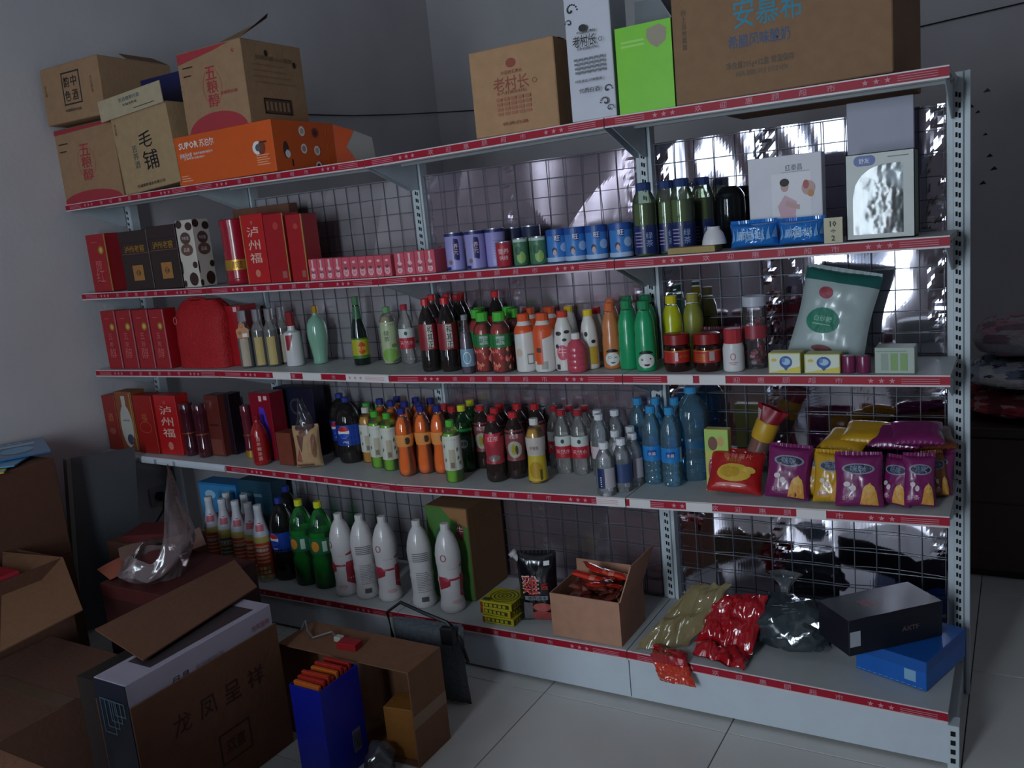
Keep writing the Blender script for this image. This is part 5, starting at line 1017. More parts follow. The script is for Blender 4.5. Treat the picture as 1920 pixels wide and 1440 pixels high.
B(KBW, '2', 1226, 909, 'blue-tinted water bottle with blue cap, left one in front', 'bottle', 'blue-tinted waters'); B(KBW, '2', 1263, 914, 'blue-tinted water bottle with blue cap, right one in front', 'bottle', 'blue-tinted waters')
BROW(KBW, '2', ((1212, 880), (1270, 884), (1244, 884)), 'blue-tinted water bottle behind the front pair', 'blue-tinted waters behind')
KJ = bkind(.30, .055, [(0, .01), (.9, 0), (1, .03), (1, .22), (.94, .24), (1, .26), (1, .46), (.93, .48), (1, .50), (1, .70), (.9, .78), (.5, .88), (.34, .91), (.34, .93)], mat('#94cce6', .04, kind='water'), (BCP, .02, .93), None, [(.36, .44, mat('#2c5c80', .3), None)])
B(KJ, '2', 1304, 0, 'large ribbed blue water jug standing against the mirror film', 'bottle', y=.15, name='water_jug')
def sn(p, w, h):
    p.rect(-w*.49, h*.62, w*.49, h*.98, mat('#a8c860', .5)); p.ell(-w*.15, h*.76, w*.2, h*.12, mat('#7a4a3c', .5)); p.ell(w*.18, h*.80, w*.14, h*.09, mat('#c8a060', .5)); p.ell(-w*.12, h*.30, w*.26, h*.24, mat('#a83858', .5)); p.txt('大力', -w*.12, h*.40, .026, WHT, vert=True, gap=1.1) ; p.ell(w*.2, h*.5, w*.2, h*.12, mat('#6aa040', .5))
GB('snack_box', 'yellow and green snack box with a magenta badge left of the tilted tube', '2', 1325, 1370, 806, .10, .035, mat('#c8c45c', .5), pr={'front': sn})
# tilted tube bag
q = PY('2', 1402, .13)
t = thing('snack_tube', 'long clear snack tube with yellow and red twisted top, leaning to the right', 'package', (q.x-.01, .15, surf('2', q.x)+.0135), 0, ry=math.radians(22))
obj('tube_body', MB().lathe([(.026, 0), (.031, .006), (.031, .15), (.033, .17)], mat('#c89a8c', .15, kind='film'), 22), t)
obj('snack_filling', MB().lathe([(.024, .003), (.028, .01), (.028, .14), (.02, .15)], mat('#b07a64', .6, kind='crinkle'), 16), t, kind='stuff')
obj('yellow_sleeve', MB().lathe([(.033, .145), (.035, .16), (.035, .20), (.032, .205)], mat('#c89a28', .4), 22), t)
obj('twisted_top', MB().grid(lambda u, v: ((.032+.012*v+.005*math.sin(u*40)*v)*math.cos(u*6.283), (.030-.014*v+.004*math.sin(u*33)*v)*math.sin(u*6.283), .203+.045*v), 40, 6, lambda u, v: mat('#b8a8a4', .4) if .35 < u < .62 and v < .6 else mat('#8f1c2c', .4)), t, sharp=50, fix=False)
# chips and snack bags
def chips(p, w, h):
    p.ell(-w*.02, h*.40, w*.34, h*.22, mat('#d8b040', .5)); p.ell(-w*.10, h*.42, w*.20, h*.15, mat('#c89a2c', .5)); p.ell(w*.28, h*.48, w*.12, h*.08, mat('#e0bc50', .5)); p.txt('香辣薯片', w*.02, h*.80, .020, mat('#d87a70', .5), w=w*.55); p.txt('美味小吃', -w*.05, h*.69, .014, GOLD, w=w*.3); p.ell(-w*.05, h*.12, w*.3, h*.03, mat('#d87a70', .5))
CHR = mat('#b41c1c', .3, coat=.4)
q = PP('2', 1368, 938); pouch('snack_bag', 'red chips bag slumped at the shelf edge, leftmost of the snack bags', 'bag', .155, .138, .05, CHR, (q.x, q.y+.04, surf('2', q.x)+.002), rx=math.radians(-42), rz=.12, ry=math.radians(4), art=chips, seed=11)
PUR = mat('#7a1c5c', .3, coat=.4); YEB = mat('#c8961c', .3, coat=.4)
def snk(bg):
    def f(p, w, h):
        p.ell(0, h*.72, w*.36, h*.11, mat('#8a8a9c', .4)); p.ell(0, h*.72, w*.31, h*.085, mat('#26283c', .5)); p.txt('咪咪', 0, h*.72, .020, mat('#7c88a8', .5), w=w*.34)
        p.poly([(w*.02, h*.03), (w*.40, h*.03), (w*.38, h*.30), (w*.26, h*.46), (w*.10, h*.34)], mat('#d89a44', .5)); p.ell(w*.24, h*.34, w*.12, h*.08, mat('#e0ae5c', .5)); p.ell(-w*.26, h*.42, w*.08, h*.05, mat('#d8c8c8', .5)); p.ell(-w*.12, h*.34, w*.07, h*.06, mat('#d8c8c8', .5)); p.txt('虾条', -w*.22, h*.16, .014, mat('#d8a8b8', .5))
    return f
def sbag(px, py, w, h, m, lab, grp, rx=-20, ry=0, rz=.1, seed=1, dz=0, y=None, cat='bag'):
    q = PP('2', px, py) if y is None else PY('2', px, y)
    pouch('snack_bag', lab, cat, w, h, .045, m, (q.x, q.y+.03, surf('2', q.x)+.002+dz), rx=math.radians(rx), ry=math.radians(ry), rz=rz, art=snk(m), seed=seed, group=grp)
sbag(1470, 946, .118, .150, PUR, 'purple snack bag with a cloud emblem, standing right of the red chips', 'purple snack bags', seed=1, ry=5)
sbag(1521, 940, .09, .13, YEB, 'orange-yellow snack bag squeezed between the left purple bag and yellow bag', 'yellow snack bags', seed=2, ry=4, rx=-24)
sbag(1553, 952, .09, .140, YEB, 'yellow snack bag directly left of the central purple bag', 'yellow snack bags', seed=3, ry=2)
sbag(1608, 960, .120, .142, PUR, 'central purple snack bag at the very shelf edge, largest emblem', 'purple snack bags', seed=4, ry=-1)
sbag(1672, 956, .085, .130, PUR, 'purple snack bag turned sideways right of the central one', 'purple snack bags', seed=5, rz=-.35, rx=-24)
sbag(1722, 960, .080, .135, PUR, 'purple snack bag with orange foot at the right end of the front row', 'purple snack bags', seed=6, ry=3, rz=.25)
sbag(1758, 940, .06, .12, mat('#8c5024', .35), 'dull orange snack bag in shadow nearest the right upright', 'yellow snack bags', seed=7, rz=.5)
back = [(1500, .075, .10, .10, PUR, 5, -30), (1545, .09, .10, .10, YEB, 2, -34), (1595, .09, .10, .10, PUR, 0, -34), (1645, .08, .10, .10, PUR, 0, -34), (1695, .08, .10, .10, PUR, 0, -34), (1745, .09, .10, .12, PUR, 5, -28)]
for i, (px, y, w, h, m, ry, rx) in enumerate(back):
    sbag(px, 0, w, h, m, 'snack bag stuffed in the second row, '+['behind the leftmost purple bag', 'behind the orange-yellow bag', 'behind the yellow bag', 'behind the central purple bag', 'behind the sideways purple bag', 'by the right upright'][i], 'snack bags in the second row', rx=rx, ry=ry, seed=20+i, y=y)
for i, (px, y, dz, m, lb) in enumerate(((1578, .15, .085, YEB, 'left yellow'), (1622, .16, .105, YEB, 'right yellow'), (1680, .14, .100, PUR, 'left purple'), (1726, .13, .112, PUR, 'right purple'), (1752, .18, .085, mat('#6a3418', .35), 'dull orange'))):
    q = PY('2', px, y); 
    pouch('snack_bag', lb+' snack bag lying flat on top of the heap at the right', 'bag', .13, .11, .035, m, (q.x, y-.04, surf('2', q.x)+dz+.03), rx=math.radians(-72), rz=.15*(i-2), art=None, seed=30+i, group='snack bags lying on the heap')
# ================================================================ BOTTOM SHELF
def toybox(p, w, h):
    p.rect(-w*.48, h*.55, w*.48, h*.97, mat('#3f8cc4', .45)); p.ell(-w*.2, h*.84, w*.14, h*.06, mat('#a8c8e0', .5)); p.poly([(-w*.42, h*.30), (w*.05, h*.30), (w*.3, h*.48), (w*.1, h*.62), (-w*.2, h*.58), (-w*.44, h*.42)], mat('#5c3c40', .5)); p.poly([(w*.05, h*.50), (w*.44, h*.60), (w*.44, h*.63), (w*.05, h*.55)], mat('#7a5050', .5)); p.ell(w*.36, h*.44, w*.06, h*.06, mat('#b8bcc4', .4))
GB('toy_box', 'light blue toy box printed with a helicopter, behind the spray cans', 'b', 392, 462, 907, .12, .09, mat('#2f78b0', .45), pr={'front': toybox})
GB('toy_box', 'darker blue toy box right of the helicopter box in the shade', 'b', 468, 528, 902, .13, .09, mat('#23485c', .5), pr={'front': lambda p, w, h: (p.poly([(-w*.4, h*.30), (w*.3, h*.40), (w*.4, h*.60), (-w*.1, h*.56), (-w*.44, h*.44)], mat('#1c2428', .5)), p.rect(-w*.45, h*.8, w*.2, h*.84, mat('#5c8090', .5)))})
SPR = [(0, .01), (.94, 0), (1, .01), (1, .60), (.96, .64), (.66, .76), (.52, .84), (.5, .95)]
def spl(i):
    def f(p, r, a, b):
        c = ['#c4502c', '#3c58a8'][i]; p.rect(-r*1.4, a+(b-a)*.10, r*1.4, a+(b-a)*.86, mat('#c84a28' if i == 0 else '#c8a844', .4)); p.rect(-r*1.4, a+(b-a)*.86, r*1.4, b, mat('#b8a860', .4))
        for k in range(5): p.rect(-r*.9, a+(b-a)*(.40+.09*k), r*.8, a+(b-a)*(.44+.09*k), mat('#d8a088' if i == 0 else '#3c58a8', .5))
        for k in range(3):
            for j in range(3): p.rect(-r*.6+j*r*.45, a+(b-a)*(.04+.10*k), -r*.25+j*r*.45, a+(b-a)*(.11+.10*k), mat(['#c8c8a0', '#8ca05c', '#c8b060'][(j+k) % 3], .5))
        p.txt('喷雾清洁', 0, a+(b-a)*.70, .016, WHT, w=.045)
    return f
def spt(p, r, a, b): p.rect(-r*.5, a+.004, r*.5, a+.03, mat('#c06070', .5)); p.rect(-.004, a+.035, .006, b-.02, mat('#b82c38', .5))
KSPR = [bkind(.325, .034, SPR, mat('#c4c4cc', .3, coat=.3), (mat('#d0d0d4', .4), .0175, .95), None, [(.03, .60, mat('#c0a060', .4), spl(i)), (.66, .84, mat('#c4c4cc', .35), spt)]) for i in (0, 1)]
for i, (px, y) in enumerate(((412, -.02), (437, -.03), (462, -.035), (487, -.045), (505, -.055))):
    B(KSPR[i % 2 if i < 3 else 0], 'b', px+(0 if i else 0), 0, 'tall white-necked cleaner bottle with orange and blue label, '+['leftmost', 'second from the left', 'third from the left', 'fourth from the left', 'rightmost, beside the cola'][i], 'bottle', 'white-necked cleaner bottles', y=y, name='cleaner_bottle')
BROW(KSPR[1], 'b', (445, 478), 'white-necked cleaner bottle in the row behind', 'cleaner bottles behind', name='cleaner_bottle', y=.045)
KP2 = bkind(.345, .052, BIG, mat('#807878', .05, kind='clear'), (mat('#28388c', .4), .0165, .93), (COLA, .86), [(.36, .60, PB, pep)])
B(KP2, 'b', 538, 1089, 'two-litre cola bottle with a bright blue label on the bottom shelf', 'bottle', turn=-.3)
B(KP2, 'b', 556, 0, 'cola bottle standing behind the two-litre one on the bottom shelf', 'bottle', y=.12)
KG2 = bkind(.350, .052, BIG, mat('#80dca0', .05, kind='clear'), (YCAP, .0165, .93), (mat('#2a9c50', .08, coat=.4), .66), [(.42, .60, mat('#2a6a44', .3), lambda p, r, a, b: (p.ell(-r*.5, (a+b)/2, r*.35, (b-a)*.35, mat('#d88a34', .4)), p.rect(r*.1, a+.01, r*.45, b-.01, mat('#b8d0bc', .5))))])
B(KG2, 'b', 582, 1098, 'large green soda bottle with a yellow cap, left of the pair on the bottom shelf', 'bottle', turn=-.2); B(KG2, 'b', 617, 1104, 'large green soda bottle with a yellow cap, right of the pair on the bottom shelf', 'bottle')
YOG = [(0, .01), (.88, 0), (1, .03), (1, .08), (.90, .14), (.86, .22), (.95, .34), (.97, .38), (.86, .44), (.88, .50), (1, .56), (1, .66), (.90, .76), (.66, .86), (.40, .92), (.34, .93)]
YW = mat('#d2cccc', .25, coat=.3)
def yg(i):
    def f(p, r, a, b):
        H_ = b-a
        if i == 0:
            p.poly([(-r*1.3, a+H_*.66), (-r*.2, a+H_*.46), (-r*.25, a+H_*.38), (-r*1.2, a+H_*.30)], mat('#a83040', .4)); p.rect(-r*.3, a+H_*.46, r*.6, a+H_*.49, mat('#a83040', .4)); p.ring(-r*.6, a+H_*.82, .011, .013, .003, mat('#a84858', .5)); p.poly([(r*.55, a+H_*.2), (r*1.3, a+H_*.12), (r*1.4, a+H_*.70), (r*.7, a+H_*.66)], mat('#a83040', .4)); p.ell(r*.2, a+H_*.12, r*.4, H_*.03, mat('#c8a0a0', .5)); p.txt('优酸乳', r*.1, a+H_*.62, .013, mat('#b88890', .5))
        else:
            p.rect(-r*.5, a+H_*.56, r*.8, a+H_*.63, mat('#a83040', .4)); p.txt('乳酸菌', r*.15, a+H_*.595, .010, LPNK)
            for k in range(12): p.rect(-r*.35, a+H_*(.20+.028*k), r*(.75-.1*(k % 3)), a+H_*(.207+.028*k), mat('#5c5a62', .5))
            for k in range(5): p.rect(-r*.5, a+H_*(.70+.03*k), r*.7, a+H_*(.712+.03*k), mat('#6c6a70', .5))
            p.rect(-r*.1, a+H_*.06, r*.4, a+H_*.13, mat('#4c4a52', .5))
    return f
KY = [bkind(.326, .046, YOG, YW, (mat('#d8d2d0', .4), .0165, .92), None, [(.04, .78, YW, yg(i))]) for i in (0, 1)]
for i, (px, py, k) in enumerate(((654, 1119, 0), (693, 1124, 1), (735, 1129, 0), (799, 1141, 1), (852, 1151, 0))):
    B(KY[k], 'b', px, py, 'tall white yogurt drink bottle, '+['first, beside the green soda', 'second, its text side facing out', 'third, showing the red ribbon', 'fourth, standing apart with text side out', 'fifth, beside the green carton'][i], 'bottle', 'white yogurt drink bottles', turn=(-.4, 0, .1, 0, .3)[i])
# green-brown carton
GC = mat('#4a7a34', .6)
def gc(p, w, h): p.ell(-w*.05, h*.45, w*.36, h*.36, mat('#34683a', .6)); p.ell(w*.30, h*.74, w*.09, h*.09, mat('#7a2c30', .6)); p.txt('蒙牛', w*.30, h*.74, .030, LPNK, vert=True) if 0 else p.txt('牛', w*.30, h*.76, .03, LPNK); p.rect(-w*.45, h*.05, w*.2, h*.22, mat('#34683a', .6)); p.poly([(-w*.1, h*.99), (w*.49, h*.99), (w*.49, h*.80), (w*.1, h*.88)], mat('#9a6c44', .8))
c, w, h = boxpx('b', 815, 893, 941, .045)
dc = dto(c.x+w/2, .045, .3, 966)
box_thing('cardboard_box', 'carton with a green front and brown side standing on the bottom shelf', 'box', w-.002, min(dc, .235), h-.02, mat('#7c5838', .85, kind='card'), (c.x, min(dc, .235)/2+.045, surf('b', c.x)+.0006), pr={'front': lambda p, w, h: (p.rect(-w*.49, h*.01, w*.49, h*.99, GC), gc(p, w, h))}, ch=.003)
# mosquito coil boxes
YBX = mat('#b4a81c', .5)
def coil(p, w, h):
    for r_ in (.42, .31, .20, .10): p.ring(w*.05, h*.5, w*r_, h*r_, .004, mat('#4c4a1c', .5), n=24)
    p.rect(-w*.46, h*.06, -w*.2, h*.25, mat('#4c4a1c', .5))
def coilf(p, w, h): p.rect(-w*.36, h*.25, w*.42, h*.80, mat('#3a3a1c', .5)); [p.rect(-w*.33+w*.14*i, h*.34, -w*.24+w*.14*i, h*.70, mat('#b4a81c', .5)) for i in range(5)]; p.rect(-w*.48, h*.12, -w*.40, h*.9, mat('#8a3020', .5))
q = PP('b', 925, 1171); q2 = PP('b', 962, 1169)
for i in range(3):
    box_thing('coil_box', 'flat yellow box with dark coil rings, '+['lowest', 'middle', 'topmost'][i]+' of the stack of three', 'box', .125, .115, .026, YBX, (q.x+.012+(.004, -.003, .001)[i], q.y+.062+(.0, .004, -.002)[i], surf('b', q.x)+.001+i*.0275), rz=(.02, -.05, .03)[i], pr={'front': coilf, 'right': coilf, 'top': coil}, group='yellow coil boxes in a stack')
# black pouch with spout
def blk(p, w, h):
    R_ = mat('#c03028', .4); WH_ = mat('#d8b8b0', .45)
    p.txt('雞', -w*.16, h*.58, .070, WH_, w=.066); p.txt('雞', -w*.16, h*.58, .062, R_, w=.058); p.txt('酱', w*.22, h*.56, .026, R_); p.txt('料酒', -w*.10, h*.46, .018, R_); p.rect(-w*.34, h*.355, w*.28, h*.415, mat('#7c8088', .5)); p.txt('增鲜调味', -w*.02, h*.385, .012, BLK, w=w*.5)
    p.ell(w*.10, h*.25, w*.24, h*.065, mat('#b85a54', .5)); p.ell(w*.08, h*.11, w*.30, h*.085, mat('#a84a48', .5)); p.rect(-w*.38, h*.06, -w*.14, h*.32, mat('#6a6468', .5)); p.rect(w*.22, h*.86, w*.36, h*.92, WHT)
q = PP('b', 1008, 1171)
t = pouch('sauce_pouch', 'black stand-up sauce pouch with a pale corner spout and red characters', 'package', .135, .247, .06, mat('#16141a', .22, coat=.6), (q.x, q.y+.03, surf('b', q.x)+.001), rz=facing(q.x, q.y)*.7, art=blk, seed=3, wr=.003)
obj('spout', MB().tube([(-.052, 0, .215), (-.075, 0, .240)], .011, mat('#c0bcbc', .4), 14).tube([(-.075, 0, .240), (-.084, 0, .250)], .015, mat('#c0bcbc', .4), 14), t)
# carton of wrapped snacks
c, w, h = boxpx('b', 1037, 1166, 1122, -.105)
TB = mat('#b08068', .85, kind='card')
ob = open_box('open_carton', 'open light brown carton full of shiny wrapped snacks', 'box', w, .20, h, TB, (c.x, -.105+.10+.002, surf('b', c.x)+.001), {'right': (.135, 20), 'back': (.04, 5)}, inner=TB)
obj('box_liner', MB().box(w/2-.006, w/2-.0045, -.09, -.05, .02, h+.006, mat('#c88a3c', .6)), ob)
rnd = random.Random(8); zb = surf('b', c.x)
def sachet(w, h, t_, cols, seed):
    mb, _ = pouch_mesh(w, h, t_, mat(cols[0], .18, coat=.7), lambda u, v: mat(cols[1], .3) if .35 < v < .5 else mat(cols[0], .18, coat=.7), seed, 10, 14, wr=.006); mb.v = [(x, y, z-h/2) for x, y, z in mb.v]; return mb.mesh('wrapper', 50, fix=False)
SM = [sachet(.045, .10, .020, ('#5c2420', '#8a5a50'), 1), sachet(.045, .09, .022, ('#3c1a18', '#a08074'), 2), sachet(.05, .10, .02, ('#6c3024', '#3c1c1a'), 3), sachet(.035, .13, .018, ('#d4301c', '#d87a60'), 4)]
for i in range(44):
    fx, fy = rnd.uniform(-.30, .28)*w, rnd.uniform(-.20, .20)*.20
    zz = .012+(i/44)*(h*.86)+ (.03*(1-abs(fx)/w*2) if i > 24 else 0)
    k = rnd.randrange(3) if i < 42 else 3
    o = bpy.data.objects.new('wrapped_snack', SM[k]); COL.objects.link(o); o.location = (c.x+fx, .0+fy-.005, zb+zz+.008); o.rotation_euler = (math.radians(-80+rnd.uniform(-22, 22)), rnd.uniform(-.3, .3), rnd.uniform(-.5, .5)+(3.14 if i % 2 else 0)+(1.57 if abs(fx) < .02 else 0))
    tag(o, 'small brown-red wrapped snack in the heap inside the open carton', 'snack', 'wrapped snacks in the open carton')
for i, (fx, fy, rz_, k) in enumerate(((.02, .02, 1.2, 'standing bright red packet'), (.0, -.02, 1.6, 'orange-red packet lying across the middle'), (.045, .03, 1.70, 'red packet lying at the right'))):
    o = bpy.data.objects.new('sausage_packet', SM[3]); COL.objects.link(o); o.location = (c.x+fx-.01, fy, zb+h+.035+(.0 if i else .01)); o.rotation_euler = (math.radians(-80 if i else -58), 0, rz_ if i else 2.2); tag(o, k+' on top of the snack heap in the carton', 'snack', 'bright red packets in the open carton')
# cellophane bags
def sheet(name, label, cat, P0, P1, P2, P3, thick, m, seed, loc=None, group=None, nu=44, nv=26, amp=.02, folds=7):
    """lying, wrinkled bag: four corners on the ground plane (x, y, z), swollen by thick"""
    P = [Vector(p) for p in (P0, P1, P2, P3)]; ctr = sum(P, Vector())/4; base = Vector((ctr.x, ctr.y, min(p.z for p in P)))
    def fn(u, v, s):
        q = (P[0]*(1-u)+P[1]*u)*(1-v)+(P[3]*(1-u)+P[2]*u)*v - base
        e = (max(0, 1-abs(2*u-1)**4)*max(0, 1-abs(2*v-1)**4))**.5
        n = abs(noise.noise(Vector((u*folds*.5, v*2.2+seed, seed))))*2.0+noise.noise(Vector((u*7, v*5, seed)))*.2+1.3*abs(noise.noise(Vector((u*folds*1.5+v*2, v*1.6, seed+4))))
        z = q.z+ (thick*e*(.55+.45*n)+amp*n*.3 if s else -0.0)
        return (q.x+amp*.6*noise.noise(Vector((u*5, v*5, seed+9)))*(1 if s else 1), q.y+amp*.6*noise.noise(Vector((v*5, u*5, seed+19))), max(z, .0015))
    mb = MB().grid(lambda u, v: fn(u, v, 1), nu, nv, m).grid(lambda u, v: fn(u, v, 0), nu, nv, m)
    return single(name, label, cat, mb, loc=tuple(base), group=group, sharp=40)
CEL = mat('#8c7c58', .14, coat=.9, kind='crinkle')
def G(px, py, dz=0): q = atz(px, py, surf('b', 3.0)+dz); return (q.x, q.y, surf('b', 2.66)+dz+.001)
def Y3(px, py, y): q = aty(px, py, y); return tuple(q)
t1 = sheet('cellophane_bag', 'long glossy beige bag of snacks sloping down to the front edge', 'bag', G(1192, 1222), G(1290, 1216), Y3(1372, 1098, .09), Y3(1300, 1100, .09), .028, CEL, 1, folds=8)
RBM = mat('#a8121e', .16, coat=.9, kind='crinkle'); ORB = mat('#cc3c24', .16, coat=.8, kind='crinkle')
sheet('snack_bag', 'red glossy snack bag lying behind the beige bag', 'bag', G(1300, 1206, .01), G(1410, 1232, .01), Y3(1440, 1120, .08), Y3(1350, 1118, .08), .03, RBM, 2)
sheet('snack_bag', 'deep red snack bag flat at the shelf front beside the black bag', 'bag', G(1298, 1230), G(1395, 1262), G(1415, 1215), G(1330, 1195), .03, RBM, 3, folds=5)
q0 = atz(1222, 1232, surf('b', 2.75)); q1 = atz(1300, 1226, surf('b', 2.8))
# orange bag drooping over the front edge
ov = MB()
def over(u, v):
    L = .15*v; x = 2.695+.115*u+.045*v; 
    if L < .055: y, z = -.075-L, surf('b', 2.75)+.004
    else: y, z = -.130-.012*(L-.055)/.1, surf('b', 2.75)+.004-(L-.055)*.72
    e = (max(0, 1-abs(2*u-1)**4)*max(0, 1-abs(2*v-1)**4))**.5
    n = abs(noise.noise(Vector((u*1.5, v*9, 3))))*.016+abs(noise.noise(Vector((u*9, v*5, 8))))*.008
    return x, y-(n+.014*e)*(1 if L > .05 else .3), z+(n+.016*e)*(1 if L < .06 else .2)
def over_b(u, v): a = over(u, v); return (a[0], min(-.128, a[1]+.0+.002) if .15*v > .055 else a[1], a[2]-.002 if .15*v <= .055 else a[2])
sg = single('snack_bag', 'orange-red glossy packet drooping over the front edge of the bottom shelf', 'bag', MB().grid(over, 34, 30, lambda u, v: ORB if v > .45 else RBM), sharp=50)
# dark bag in clear plastic
q = PP('b', 1490, 1250)
t = thing('plastic_bag', 'dark goods wrapped in a knotted clear plastic bag', 'bag', (q.x-.040, q.y+.13, surf('b', q.x)+.001))
obj('dark_content', blob_mesh(.120, .085, .130, mat('#1c2a30', .35, kind='crinkle'), 3, .12, 4, 2.2), t)
obj('clear_bag', blob_mesh(.135, .098, .150, mat('#4c6470', .10, kind='film'), 5, .20, 4, 3.2), t)
obj('knot', MB().grid(lambda u, v: ((.014+.035*v*v+.006*math.sin(u*31)*v)*math.cos(u*6.283)-.01, (.012+.02*v*v+.004*math.sin(u*23))*math.sin(u*6.283), .172+.055*v), 36, 8, mat('#8a949c', .12, kind='film')), t, sharp=50, fix=False)
# black shoe box and blue box
q = atz(1722, 1300, surf('b', 3.4)); BB = mat('#1c62b8', .4)
zb = surf('b', 3.4)
def qrs(p, w, h):
    p.rect(w*.20, h*.22, w*.36, h*.60, mat('#88b0cc', .6)); 
    for i in range(-6, 6): p.rect(w*(i*.08), h*.07, w*(i*.08+.05), h*.085, mat('#9cc0dc', .5))
blue = box_thing('shoe_box', 'bright blue shoe box under the black one at the right end', 'box', .20, .25, .085, BB, (3.412, .112, zb+.001), rz=math.radians(-19), pr={'front': qrs}, lid=(mat('#1a58a8', .4), .03))
NB = mat('#0b0c1c', .55)
def shf(p, w, h): p.rect(-w*.49, h*.25, -w*.38, h*.80, mat('#a8acb4', .6)); p.txt('AXTF', w*.15, h*.45, .014, mat('#5c4a48', .5), w=.055)
def sht(p, w, h): p.rect(-w*.30, 0.002, w*.06, h-.002, mat('#2c1418', .4)); p.rect(-w*.31, 0, -w*.30, h, mat('#c8b8b0', .4)); p.rect(w*.06, 0, w*.07, h, mat('#c8b8b0', .4)); p.txt('鞋', -w*.12, h*.5, .05, mat('#8c3a3c', .5))
box_thing('shoe_box', 'black shoe box with thin pale lines on its tilted lid', 'box', .30, .145, .105, NB, (3.335, .078, zb+.089), rz=math.radians(44), ry=math.radians(0), rx=math.radians(0), pr={'front': shf, 'top': sht}, lid=(NB, .035))
# ================================================================ FOREGROUND BOXES
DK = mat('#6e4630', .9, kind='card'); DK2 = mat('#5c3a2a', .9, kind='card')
def lfcx(p, w, h):   # w runs along the depth
    C2 = mat('#3c2018', .8)
    for i, ch in enumerate('龙凤呈祥'): p.txt(ch, -w*.22+w*.17*i, h*.70, .058, C2, w=.058)
    p.frame(-w*.02, h*.20, w*.20, h*.44, .005, C2); p.txt('双喜', w*.09, h*.32, .04, C2, w=.07); p.txt('品质', -w*.28, h*.25, .03, C2)
A = open_box('open_carton', 'large brown carton with four black characters in the left foreground, white box inside', 'box', .145, .51, .395, DK, (1.665, -.955, .001), {'front': 'none'}, pr={'right': lfcx}, t_=.005)
# flap folded over the top, standing up at the far left side
LF = [atz(178, 1180, .44), atz(440, 1050, .44), atz(482, 1100, .475), atz(268, 1238, .475)]; LF = [(q.x-1.665, q.y+.955, q.z) for q in LF]
obj('long_flap', MB().add(LF+[(x, y, z-.004) for x, y, z in LF], [[0, 1, 2, 3], [4, 5, 6, 7], [0, 1, 5, 4], [1, 2, 6, 5], [2, 3, 7, 6], [3, 0, 4, 7]], DK), A)
for x in A.children:
    if x.name.startswith('flap') and x is not None: pass
WBX = mat('#a8a0b0', .5)
def wb_(p, w, h): p.txt('月晶', -w*.18, h*.86, .024, mat('#2c3038', .6), w=.06, slant=.2); p.txt('家用紫砂煲', w*.02, h*.87, .012, mat('#8a8490', .6), w=.10); p.rect(-w*.02, h*.66, w*.18, h*.80, mat('#6e94a0', .6)); p.txt('注意防潮', w*.08, h*.73, .016, INK, w=.07); p.txt('龙凤呈祥', w*.40, h*.90, .018, mat('#a05c68', .6), w=.07); p.txt('福瑞吉祥', w*.40, h*.83, .014, mat('#a05c68', .6), w=.06)
wbx = box_thing('appliance_box', 'white appliance box with navy end sticking out of the big brown carton', 'box', .13, .50, .452, WBX, (1.6655, -.955, .0075), pr={'right': wb_}, ch=.002)
obj('navy_end', MB().box(-.065, .065, -.2520, -.2502, .001, .450, mat('#1a2030', .5)), wbx); 
p = Print(); 
for k in range(4): p.frame(-.05+.02*k, .30+.02*k, .0+.018*k, .40, .003, mat('#5c7480', .5))
stuffprint('printed_end', p, lambda u, v, e: (u, -.2522-e, v), wbx)
obj('dark_top_panel', MB().box(-.045, .045, -.16, .20, .4522, .4532, mat('#3c3438', .5)), wbx)
box_thing('cardboard_box', 'very dark carton squeezed left of the brown carton with four characters', 'box', .22, .42, .36, mat('#241814', .9, kind='card'), (1.46, -.90, .001))
# B: carton on its side behind
t = thing('open_carton', 'brown carton lying on its side with its opening toward the camera, near the bottom shelf', 'box', (1.94, -.58, .001))
for a in ((-.255, .255, -.08, .08, .296, .300), (-.255, .255, -.08, .08, 0, .004), (-.255, -.251, -.08, .08, .004, .296), (.251, .255, -.08, .08, .004, .296), (-.251, .251, .076, .08, .004, .296)): obj('side_panel', MB().box(*a, mat('#7c543c', .9, kind='card')), t)
obj('tape', MB().box(.2552, .2558, -.08, .08, .12, .16, mat('#8a6a50', .4)), t)
single('snack_box', 'small orange-yellow carton inside the lying brown box', 'box', MB().box(-.05, .05, -.045, .045, 0, .16, mat('#9c6428', .6, kind='card'), .002), (2.12, -.60, .0055), rz=.15)
single('plastic_bag', 'crumpled clear plastic bag beside the blue folder box', 'bag', blob_mesh(.045, .05, .09, mat('#7c7880', .12, kind='film'), 8, .25, 3), (2.10, -.715, .0015))
# blue box with red packets
BLF = mat('#1420a0', .35)
bt = open_box('blue_folder_box', 'tall royal blue open box holding red packets, in front of the lying carton', 'box', .115, .16, .30, BLF, (1.965, -.755, .001), {}, inner=BLF, t_=.003)
p = Print(); p.rect(.02, .05, .055, .12, mat('#6c7088', .6)); [p.rect(.024+.006*i, .06, .026+.006*i, .11, BLK) for i in range(5)]; stuffprint('printed_label', p, F_right(.115, .16, .3), bt)
for i in range(8):
    y = -.822+i*.018; c_ = ['#c8641c', '#a82418', '#b83018', '#a0201c'][i % 4]
    single('red_packet', ['orange', 'dark red', 'vermilion', 'crimson'][i % 4]+' flat packet standing in the blue box, '+['at the very front', 'second from front', 'third from front', 'fourth from front', 'fifth from front', 'sixth from front', 'seventh from front', 'at the back'][i], 'packet', MB().box(-.050, .048, -.006, .006, 0, .305+.006*(i % 3), mat(c_, .45), .002), (1.966, y, .0055), rz=.03*((i % 3)-1), group='flat packets in the blue box')
